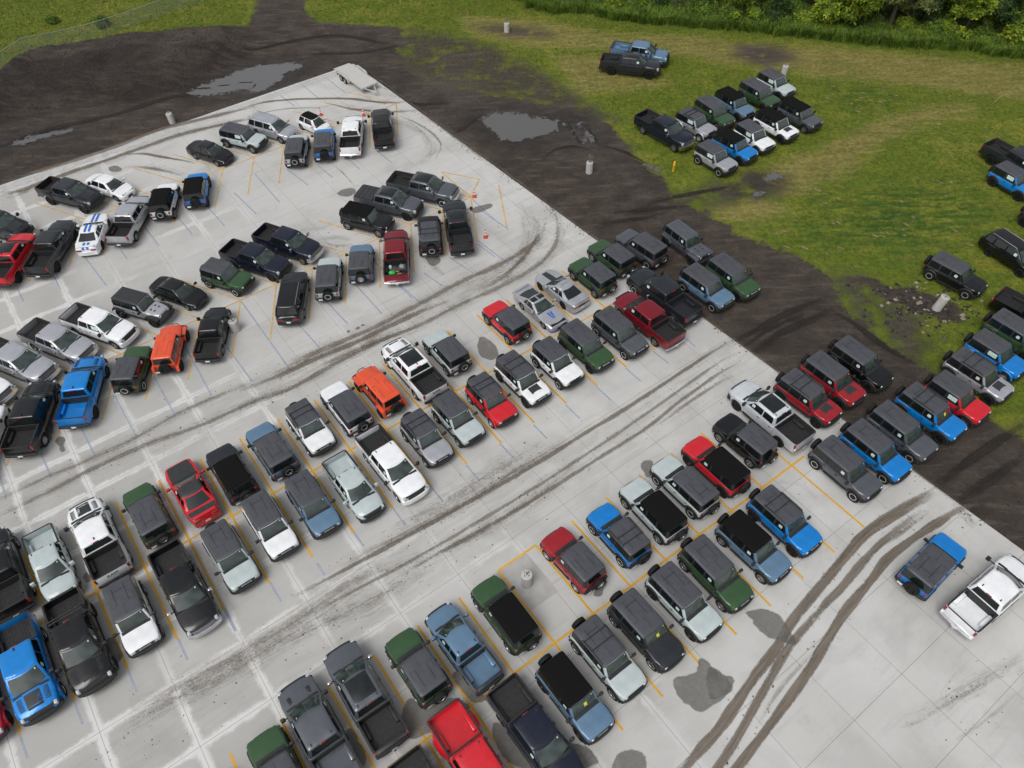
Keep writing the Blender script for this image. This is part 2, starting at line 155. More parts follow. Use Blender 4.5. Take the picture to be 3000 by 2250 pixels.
FEAT={'dirt':(((-52.36,58.26),(-59.75,73.79),(-54.28,78.03),(-53.86,80.71),(-52.97,83.27),(-50.77,84.75),(-46.6,86.94),(-42.31,88.17),(-37.69,89.05),(-34.61,89.8),(-30.31,90.13),(-29.98,93.4),(-31.13,102.77),(-26.3,102.45),(-23.1,92.35),(-21.63,90.68),(-15.5,89.82),(-11.04,88.37),(-11.69,84.11),(-10.45,79.79),(-7.23,75.63),(-4.27,74.7),(-1.84,73.44),(1.97,72.13),(5.22,70.78),(8.38,69.29),(10.47,67.04),(11.96,62.52),(13.12,59.82),(14.43,57.23),(14.62,54.48),(16.25,53.41),(18.2,51.08),(20.12,49.16),(22.64,46.98),(25.26,44.35),(25.37,41.7),(26.16,39.17),(27.23,37.23),(28.26,35.59),(29.19,34.1),(30.93,31.45),(32.78,28.69),(36.33,23.27),(32.61,11.87),(20.87,12.19),(-3.67,45.01),(-31.56,52.04)),((28.51,44.22),(30.82,42.52),(32.04,41.94),(34.09,40.84),(33.88,38.86),(32.23,38.35),(30.77,39.47),(29.4,40.52),(28.26,42.36),(25.46,43.8))),'mix':(((-11.04,88.37),(-6.65,86.6),(-1.33,83.5),(3.64,77.97),(6.79,72.97),(10.95,67.27),(8.31,68.43),(2.91,71.81),(-4.27,74.51),(-7.72,75.66),(-10.96,79.82),(-12.32,84.14)),((22.25,58.64),(25.23,57.07),(24.39,55.37),(20.85,54.19),(16.25,53.41),(14.82,54.47)),((25.62,44.34),(27.26,43.73),(30.59,38.99),(29.39,34.01),(27.77,34.94),(25.82,39.18)),((-2.94,88.7),(3.53,87.72),(5.57,85.87),(0.81,86.16)),((26.57,82.4),(30.51,81.62),(31.84,78.91),(28.01,77.6),(25.5,79.8))),'tan':(((-4.61,91.2),(3.62,90.08),(11.43,86.09),(21.78,84.56),(29.04,81.93),(36.41,80.74),(45.74,78.42),(62.97,73.17),(59.69,67.01),(52.11,69.16),(45.62,71.78),(34.64,74.76),(25.6,77.94),(18.6,81.04),(10.59,82.8),(3.35,83.22),(-3.46,86.98)),((12.41,80.55),(17.53,74.27),(7.74,72.92),(5.82,80.93)),((21.94,57.23),(28.91,61.3),(35.49,65.5),(41.36,67.98),(46.66,68.57),(45.96,66.88),(40.97,65.71),(35.26,62.14),(30.89,57.87),(24.62,54.68)),((18.71,53.63),(22.05,54.13),(24.12,52.72),(20.53,50.98),(17.54,51.74))),'lush':(((33.94,72.42),(37.52,73.16),(39.87,70.27),(38.65,68.13),(35.03,68.32)),((27.83,54.53),(33.31,56.33),(41.14,55.27),(41.19,50.68),(33.44,45.67),(28.3,47.03),(23.01,48.43))),'tall':(((1.38,97.87),(3.19,93.57),(10.8,90.85),(17.05,88.3),(22.18,86.81),(29.24,85.01),(34.64,83.56),(41.76,81.5),(51.35,79.87),(55.81,77.22),(66.84,71.54),(82.01,97.99)),),'puddle':(((-2.66,68.49),(-1.55,69.35),(0.44,69.59),(2.29,69.26),(2.87,68.2),(3.74,68.38),(4.71,68.1),(5.89,67.47),(6.05,66.24),(5.18,65.85),(4.09,65.68),(4.16,64.81),(3.32,64.53),(2.5,65.0),(1.28,64.1),(0.57,63.93),(-0.84,65.28),(-1.92,67.09)),((-33.74,75.46),(-32.03,76.9),(-30.37,78.28),(-28.68,79.8),(-27.57,80.56),(-25.87,80.98),(-22.82,81.12),(-21.83,80.64),(-22.33,79.64),(-23.85,78.82),(-23.26,77.69),(-24.51,76.88),(-24.9,75.26),(-26.43,74.87),(-27.57,75.69),(-28.89,75.01),(-30.96,74.46),(-32.38,74.35)),((-48.44,65.74),(-48.11,67.02),(-45.86,68.12),(-43.52,68.78),(-42.81,68.52),(-43.65,67.78),(-45.43,67.32),(-46.61,66.29)),((6.38,67.45),(6.72,67.1),(6.9,64.68),(6.57,65.12)),((7.7,65.72),(8.21,66.13),(8.69,63.52),(7.16,63.49)),((7.19,67.75),(7.45,67.85),(7.39,66.39),(7.13,66.41)),((12.68,59.86),(13.61,60.02),(14.09,58.62),(13.87,57.87),(13.36,59.05)),((22.98,57.36),(23.94,58.0),(25.03,58.06),(25.26,57.37),(24.19,56.85),(23.22,56.67)),((21.25,54.68),(21.98,55.3),(22.88,55.26),(22.45,54.52),(21.45,54.14)),((31.74,37.16),(32.22,37.0),(32.04,36.82),(31.55,36.95))),'fresh':(((-57.22,75.69),(-54.19,77.83),(-53.13,80.16),(-47.21,80.64),(-42.33,82.44),(-35.41,82.33),(-28.01,83.18),(-30.5,78.89),(-33.8,76.07),(-38.25,73.43),(-43.14,72.72),(-47.65,71.18),(-50.87,69.84),(-53.86,68.19)),),'wet':(((9.58,14.43),(9.94,14.22),(10.32,13.82),(10.65,13.49),(11.37,13.22),(10.6,12.3),(10.08,12.13),(9.46,11.66),(9.02,11.67),(8.62,11.92),(7.98,12.68),(7.94,12.99),(8.17,13.43),(8.89,13.48),(9.29,13.53)),((4.36,9.14),(4.64,9.69),(5.09,9.96),(5.65,9.97),(5.98,9.71),(6.02,9.32),(5.93,8.88),(4.19,8.92)),((8.12,26.93),(8.54,27.16),(8.93,27.09),(8.94,26.62),(8.65,26.25),(8.65,25.7),(8.36,25.8),(8.12,26.37)),((12.44,16.92),(12.8,16.82),(13.36,17.03),(14.01,16.88),(14.5,16.42),(14.68,15.81),(15.0,15.11),(14.62,14.91),(14.03,15.22),(13.26,15.5),(12.96,16.03),(12.81,16.47)),((9.93,13.85),(10.41,13.79),(10.8,13.34),(11.17,12.78),(10.79,12.48),(10.12,12.34),(9.6,12.13)),((-5.85,12.81),(-5.39,12.55),(-4.6,12.16),(-3.67,12.75),(-3.02,12.42),(-2.5,12.28),(-2.94,11.63),(-4.55,10.96),(-5.77,10.64),(-6.2,11.48),(-6.07,12.26)),((-3.71,14.02),(-3.25,14.13),(-2.85,13.54),(-2.23,12.9),(-1.55,12.63),(-2.06,12.39),(-2.57,12.41),(-3.36,13.37)),((-9.05,11.32),(-8.65,11.42),(-8.2,10.71),(-7.91,10.36),(-7.64,9.56),(-8.0,9.51),(-8.47,10.37)),((-1.64,11.18),(-1.26,11.53),(-0.46,10.85),(1.33,11.88),(1.45,11.69),(0.9,10.7),(2.26,10.55),(2.48,10.26),(3.1,10.24),(3.61,9.83),(3.91,9.16),(-0.62,9.05)),((-22.79,16.29),(-22.4,16.56),(-21.46,15.3),(-21.63,14.97),(-22.14,15.32)),((-25.33,20.09),(-25.24,20.48),(-24.64,19.76),(-24.95,19.62)),((-30.67,30.07),(-30.37,30.36),(-29.84,30.04),(-29.94,29.64),(-29.63,29.23),(-29.78,28.99),(-30.08,29.34)),((-32.23,31.78),(-31.29,31.74),(-30.91,30.48),(-30.89,29.77),(-31.45,29.09)),((-2.43,38.35),(-2.06,38.59),(-1.42,37.94),(-0.89,37.06),(-0.99,36.21),(-1.61,36.12),(-2.23,36.5),(-2.42,37.11)),((-15.25,56.77),(-14.66,57.39),(-13.78,57.44),(-13.5,56.96),(-13.65,56.33),(-14.5,56.09),(-15.09,56.39)),((-6.9,47.65),(-6.3,47.78),(-5.59,47.83),(-5.51,47.14),(-5.94,46.55),(-6.24,46.56)),((-12.28,39.45),(-12.11,39.53),(-12.02,39.38),(-12.17,39.25)),((-11.72,39.75),(-11.41,39.91),(-11.32,39.74),(-11.6,39.53)),((-11.24,40.03),(-11.04,40.11),(-10.95,39.97),(-11.13,39.88)),((4.64,18.75),(5.23,18.96),(4.96,18.44),(4.63,17.94),(4.15,18.02)),((-3.36,53.72),(-2.93,54.05),(-1.42,54.68),(-1.2,54.14),(-2.6,53.16)),((-37.39,61.69),(-36.73,62.16),(-35.8,61.42),(-36.11,60.94),(-36.96,61.08))),'track':((((6.09,7.49),(7.11,8.39),(9.24,10.21),(9.98,10.84),(12.14,13.15),(13.97,14.97),(14.94,16.15),(16.78,17.89),(19.44,20.29),(20.69,21.36),(23.77,23.05),(25.99,24.18)),0.6,0.88),(((17.54,18.7),(19.52,20.54),(21.01,21.76),(23.89,23.37),(26.12,24.51)),0.45,0.8),(((7.66,6.43),(8.9,7.61),(10.44,8.99),(12.38,10.78),(15.13,13.46),(16.21,14.66),(18.06,16.67),(20.13,18.53),(21.42,19.74),(23.17,20.88),(24.91,21.85),(26.79,22.84),(28.3,23.33)),0.55,0.9),(((6.53,6.08),(8.08,7.57),(9.64,9.14),(10.94,10.6),(12.9,12.97),(14.29,14.63),(15.52,15.78),(17.54,17.5)),0.5,0.8),(((15.26,15.45),(17.09,17.15),(18.22,18.03),(20.18,19.78),(21.89,21.12),(24.66,22.91)),0.5,0.8),(((11.76,10.79),(13.68,12.87),(15.02,13.95),(15.85,14.59)),0.4,0.45),(((20.45,20.06),(22.94,21.49),(25.35,23.0)),0.3,0.6),(((26.81,23.38),(27.07,22.62),(27.18,21.98),(27.33,21.67)),1.1,0.6),(((16.49,37.62),(14.53,36.35),(12.69,34.99),(10.72,33.57),(7.7,31.38),(5.02,29.6),(0.02,26.18),(-6.74,22.02),(-12.81,18.46)),0.38,0.68),(((16.47,36.27),(14.76,35.27),(12.73,33.73),(10.77,32.24),(9.15,31.01),(5.73,28.47),(0.76,24.97),(-5.92,20.7),(-11.93,17.34)),0.32,0.52),(((16.35,35.32),(14.55,34.23),(12.55,32.73),(11.08,31.58),(8.98,29.77),(5.64,27.5),(-0.04,23.67),(-6.58,19.78)),0.36,0.6),(((16.26,34.51),(14.78,33.65),(12.91,32.38),(11.37,31.25),(9.1,29.46)),0.35,0.5),(((3.32,28.65),(0.03,26.54),(-2.32,24.88),(-6.04,22.66),(-10.24,20.35)),0.6,0.4),(((4.02,27.16),(2.01,25.28),(-0.04,23.66),(-2.3,22.21),(-5.88,20.07)),0.7,0.35),(((1.7,28.6),(-0.75,26.94),(-3.86,24.75),(-7.54,22.71)),0.9,0.28),(((-5.33,20.03),(-8.04,18.29),(-10.67,16.99),(-13.51,15.62),(-15.51,14.34),(-18.14,12.83),(-20.31,11.55)),0.8,0.22),(((-6.01,20.52),(-9.22,19.45),(-12.41,17.11),(-15.41,15.07),(-18.31,13.46),(-20.56,12.34)),0.8,0.22),(((-32.21,24.13),(-29.8,25.82),(-26.97,27.87),(-24.25,29.54),(-21.3,30.87),(-17.77,32.99),(-15.18,34.23)),0.55,0.5),(((-32.74,25.37),(-29.93,27.21),(-27.92,28.29),(-25.5,29.89),(-22.5,32.29),(-19.48,34.05),(-18.15,34.91)),0.5,0.4),(((-19.15,33.92),(-16.76,35.09),(-14.36,36.65),(-11.84,38.02),(-9.69,39.45),(-7.02,41.17),(-4.71,42.44)),0.6,0.7),(((-18.82,32.37),(-15.68,33.91),(-12.53,36.34),(-10.02,38.07),(-7.39,39.61)),0.55,0.6),(((-17.23,35.26),(-13.62,37.74),(-10.19,39.76),(-6.62,42.41),(-3.8,44.55),(-1.11,46.2),(1.2,48.08),(2.59,49.76),(3.21,51.71)),0.7,0.55),(((-15.02,35.18),(-11.33,37.53),(-7.39,39.52),(-3.74,42.02),(-1.13,43.58),(2.13,46.06),(3.88,48.75),(4.25,51.5),(3.92,53.21)),0.6,0.5),(((-2.47,43.4),(-0.51,44.9),(0.81,46.62),(2.1,48.88),(2.59,50.8),(2.44,52.14)),0.5,0.55),(((-1.5,44.22),(0.5,46.18),(1.76,48.11),(2.45,49.83)),0.4,0.4),(((3.18,52.11),(3.75,52.76),(3.47,53.64),(2.88,54.72)),0.35,0.45),(((-27.12,71.52),(-24.83,72.72),(-22.34,73.12),(-19.79,73.18),(-15.93,72.97),(-13.3,72.22),(-10.74,71.96),(-9.5,72.38)),0.5,0.75),(((-26.67,69.39),(-24.44,70.67),(-22.05,71.37),(-18.9,71.44),(-17.09,72.06)),0.35,0.45),(((-18.4,72.37),(-15.7,71.03),(-13.13,70.42),(-10.61,70.17),(-8.87,70.32)),0.55,0.7),(((-14.68,73.27),(-14.0,72.87),(-13.3,72.22),(-11.99,71.79)),0.3,0.8),(((-11.35,70.1),(-9.24,68.37),(-7.43,66.49),(-6.26,64.48),(-6.2,63.01),(-6.61,61.6)),0.35,0.5),(((-9.89,68.86),(-8.55,66.99),(-7.47,64.97),(-7.75,63.5)),0.4,0.3),(((-8.33,69.7),(-5.47,65.95),(-3.03,62.65),(-1.01,59.74)),0.5,0.35),(((-46.6,59.6),(-43.89,61.41),(-41.01,63.08),(-38.11,65.02),(-34.19,68.08),(-29.77,70.13),(-25.47,72.03)),0.75,0.7),(((-45.8,57.68),(-43.98,58.71),(-41.32,60.7),(-38.49,62.55),(-36.57,63.89),(-34.6,65.26),(-31.53,67.28),(-25.05,69.88)),0.8,0.66),(((-37.1,63.71),(-34.8,63.91),(-32.85,63.3),(-30.93,62.69),(-29.26,62.1)),0.4,0.9),(((-35.92,61.82),(-33.51,61.51),(-31.59,60.82),(-29.92,60.15)),0.5,0.7),(((-46.02,58.2),(-43.88,58.47),(-42.6,59.55)),0.7,0.7),(((-44.95,57.23),(-43.81,58.28),(-43.13,60.35)),1.0,0.6),(((-16.46,61.68),(-14.94,59.63),(-13.69,57.67)),0.2,0.7),(((26.66,13.79),(24.77,13.04),(22.42,12.01),(20.38,11.01),(19.07,10.6)),0.5,0.22),(((26.05,12.45),(23.98,11.21),(22.46,10.37),(20.6,9.56)),0.45,0.25),(((23.86,13.95),(21.54,12.19)),0.4,0.2),(((3.6199999999999997,28.849999999999998),(0.32999999999999996,26.74),(-2.02,25.08),(-5.74,22.86),(-9.94,20.55)),1.92,0.22),(((4.319999999999999,27.36),(2.3099999999999996,25.48),(0.26,23.86),(-1.9999999999999998,22.41),(-5.58,20.27)),2.2399999999999998,0.22),(((2.0,28.8),(-0.45,27.14),(-3.56,24.95),(-7.24,22.91)),2.8800000000000003,0.22),(((-5.03,20.23),(-7.739999999999999,18.49),(-10.37,17.189999999999998),(-13.209999999999999,15.819999999999999),(-15.209999999999999,14.54),(-17.84,13.03),(-20.009999999999998,11.75)),2.5600000000000005,0.22),(((-5.71,20.72),(-8.92,19.65),(-12.11,17.31),(-15.11,15.27),(-18.009999999999998,13.66),(-20.259999999999998,12.54)),2.5600000000000005,0.22),(((-31.91,24.33),(-29.5,26.02),(-26.669999999999998,28.07),(-23.95,29.74),(-21.0,31.07),(-17.47,33.190000000000005),(-14.879999999999999,34.43)),1.7600000000000002,0.22),(((-32.440000000000005,25.57),(-29.63,27.41),(-27.62,28.49),(-25.2,30.09),(-22.2,32.49),(-19.18,34.25),(-17.849999999999998,35.11)),1.6,0.22),(((-18.849999999999998,34.120000000000005),(-16.46,35.290000000000006),(-14.059999999999999,36.85),(-11.54,38.220000000000006),(-9.389999999999999,39.650000000000006),(-6.72,41.370000000000005),(-4.41,42.64)),1.92,0.22),(((-18.52,32.57),(-15.379999999999999,34.11),(-12.229999999999999,36.540000000000006),(-9.719999999999999,38.27),(-7.09,39.81)),1.7600000000000002,0.22),(((-16.93,35.46),(-13.319999999999999,37.940000000000005),(-9.889999999999999,39.96),(-6.32,42.61),(-3.5,44.75),(-0.81,46.400000000000006),(1.5,48.28),(2.8899999999999997,49.96),(3.51,51.910000000000004)),2.2399999999999998,0.22),(((-14.719999999999999,35.38),(-11.03,37.730000000000004),(-7.09,39.720000000000006),(-3.4400000000000004,42.220000000000006),(-0.8299999999999998,43.78),(2.4299999999999997,46.260000000000005),(4.18,48.95),(4.55,51.7),(4.22,53.410000000000004)),1.92,0.22),(((-2.1700000000000004,43.6),(-0.21000000000000002,45.1),(1.11,46.82),(2.4,49.080000000000005),(2.8899999999999997,51.0),(2.7399999999999998,52.34)),1.6,0.22),(((-18.099999999999998,72.57000000000001),(-15.399999999999999,71.23),(-12.83,70.62),(-10.309999999999999,70.37),(-8.569999999999999,70.52)),1.7600000000000002,0.22),(((-8.03,69.9),(-5.17,66.15),(-2.73,62.85),(-0.71,59.940000000000005)),1.6,0.22),(((-45.5,57.88),(-43.68,58.910000000000004),(-41.02,60.900000000000006),(-38.190000000000005,62.75),(-36.27,64.09),(-34.300000000000004,65.46000000000001),(-31.23,67.48),(-24.75,70.08)),2.5600000000000005,0.22),(((-35.620000000000005,62.02),(-33.21,61.71),(-31.29,61.02),(-29.62,60.35)),1.6,0.22),(((-45.720000000000006,58.400000000000006),(-43.580000000000005,58.67),(-42.300000000000004,59.75)),2.2399999999999998,0.22),(((26.96,13.989999999999998),(25.07,13.239999999999998),(22.720000000000002,12.209999999999999),(20.68,11.209999999999999),(19.37,10.799999999999999)),1.6,0.22),(((-4.38,42.64),(-1.5,44.79),(0.31,46.49),(1.58,48.59),(1.98,51.16),(1.52,53.21),(0.71,55.0)),2.4,0.26),(((-15.7,71.03),(-11.75,68.96),(-8.52,66.55),(-7.06,63.89),(-7.64,61.45),(-9.27,59.94)),2.0,0.22),(((-17.64,51.64),(-16.18,51.74),(-14.96,52.02)),1.3,0.34),(((-15.97,50.25),(-14.55,50.51),(-13.26,50.13)),1.2,0.4),(((-15.51,49.91),(-14.2,49.37),(-12.97,49.48)),0.4,0.75),(((16.55,25.21),(17.78,24.95),(18.61,23.96)),0.8,0.3),(((-6.9,47.65),(-6.03,46.4),(-5.2,45.33)),0.9,0.62)),'rut':((((16.12,37.32),(17.96,38.3),(20.19,39.76),(21.98,40.64),(23.81,41.54)),0.5),(((17.35,36.1),(19.48,37.79),(21.52,38.92),(23.05,39.64),(24.42,40.54)),0.6),(((16.88,36.85),(19.48,38.7),(22.25,39.99)),0.4),(((24.33,40.22),(25.72,38.61),(27.13,36.31),(28.67,34.68)),0.5),(((26.41,24.78),(28.91,26.36),(31.47,27.89),(33.71,29.13)),0.5),(((27.22,23.58),(29.1,24.58),(32.59,26.69)),0.6),(((12.56,54.08),(14.84,54.87),(17.13,55.49),(20.28,56.25)),0.4),(((3.77,61.7),(5.0,62.87),(6.78,63.2),(8.44,62.08)),0.4),(((9.14,63.29),(11.33,61.94),(13.33,59.63)),0.4),(((6.37,67.34),(6.9,64.68),(7.37,63.17)),0.35),(((7.93,67.03),(8.48,65.03),(9.1,62.87)),0.35),(((-49.27,66.0),(-45.53,68.89),(-40.08,71.14),(-34.68,74.48),(-27.3,76.35)),0.6),(((-29.68,83.56),(-24.57,86.2),(-19.05,87.39),(-13.11,84.93)),0.5),(((-21.26,83.07),(-15.72,83.04),(-11.68,84.55)),0.5),(((-16.24,80.26),(-12.29,75.27),(-9.47,71.9),(-5.66,71.69)),0.5),(((-8.87,70.44),(-5.47,65.95),(-1.87,69.83)),0.4),(((9.19,52.86),(12.44,53.23),(15.71,53.61)),0.5),(((7.98,51.39),(11.2,51.92),(13.42,52.67)),0.5)),'ridge':(((-56.11,76.14),(-53.24,80.44),(-47.31,80.92),(-42.38,82.59),(-35.45,82.47),(-29.35,82.97)),),'foot':(((-52.71,68.36),(-47.69,71.3),(-43.14,72.72),(-38.25,73.43),(-33.76,75.94),(-30.44,78.62),(-27.5,82.3)),),'blue':(((-16.54,17.85),(-15.65,16.57)),((-18.78,16.28),(-17.91,15.04)),((-21.07,14.7),(-20.2,13.45)),((-23.35,13.06),(-22.49,11.88)),((-25.61,11.55),(-24.7,10.33)),((-16.56,17.85),(-15.66,16.57)),((-14.28,19.41),(-13.43,18.23)),((-11.73,20.54),(-11.15,19.74)),((-7.54,24.07),(-6.69,22.89)),((-5.33,25.65),(-4.47,24.46)),((-3.1,27.16),(-2.22,25.92)),((-9.8,22.52),(-9.1,21.56)),((-0.89,28.74),(0.01,27.54)),((1.36,30.23),(2.21,29.04)),((3.62,31.84),(4.49,30.64)),((5.83,33.42),(6.77,32.11)),((8.12,34.99),(9.01,33.75)),((10.28,36.57),(11.21,35.34)),((12.89,37.7),(13.37,36.88)),((-25.51,35.41),(-23.0,31.77)),((-27.81,33.79),(-25.22,30.18)),((-29.26,31.1),(-27.5,28.71)),((-31.13,28.98),(-29.78,27.11)),((-24.07,38.36),(-20.97,33.54)),((-20.91,38.11),(-18.42,34.8)),((-33.16,27.32),(-32.02,25.53)),((-14.32,42.86),(-12.28,40.23)),((-16.04,40.37),(-14.09,37.88)),((-20.88,42.99),(-15.81,35.66)),((-12.1,44.46),(-9.76,41.18)),((-8.9,44.76),(-6.79,42.14)),((-6.79,45.69),(-5.25,44.11)),((-11.37,47.85),(-7.6,42.87)),((-4.88,47.57),(-2.83,45.53)),((-29.06,54.36),(-26.8,51.38)),((-31.29,52.74),(-29.25,50.03)),((-32.51,49.85),(-31.47,48.47)),((-35.22,49.02),(-32.16,45.29)),((-36.75,46.5),(-35.71,45.0)),((-39.48,45.59),(-38.13,43.68)),((-26.47,55.3),(-24.3,52.43)),((-24.48,57.2),(-21.92,54.04)),((-19.45,78.01),(-16.59,74.24)),((-21.74,76.56),(-19.31,73.4)),((-24.08,74.9),(-21.49,71.82)),((-23.2,60.03),(-20.13,55.59)),((-20.34,60.67),(-17.99,58.06)),((-17.54,61.13),(-15.89,59.1)),((-15.16,62.43),(-13.53,60.34)),((-12.74,63.96),(-10.63,61.19)),((-2.51,49.56),(0.01,46.5)),((-2.55,53.91),(0.09,50.91)),((-3.05,55.29),(-1.07,52.24)),((-2.57,49.19),(-1.1,47.41))),'hb3u':(-4.0,-1.0,2.05,5.37,8.4,11.55,14.66,17.77,20.87,24.03,27.08)}
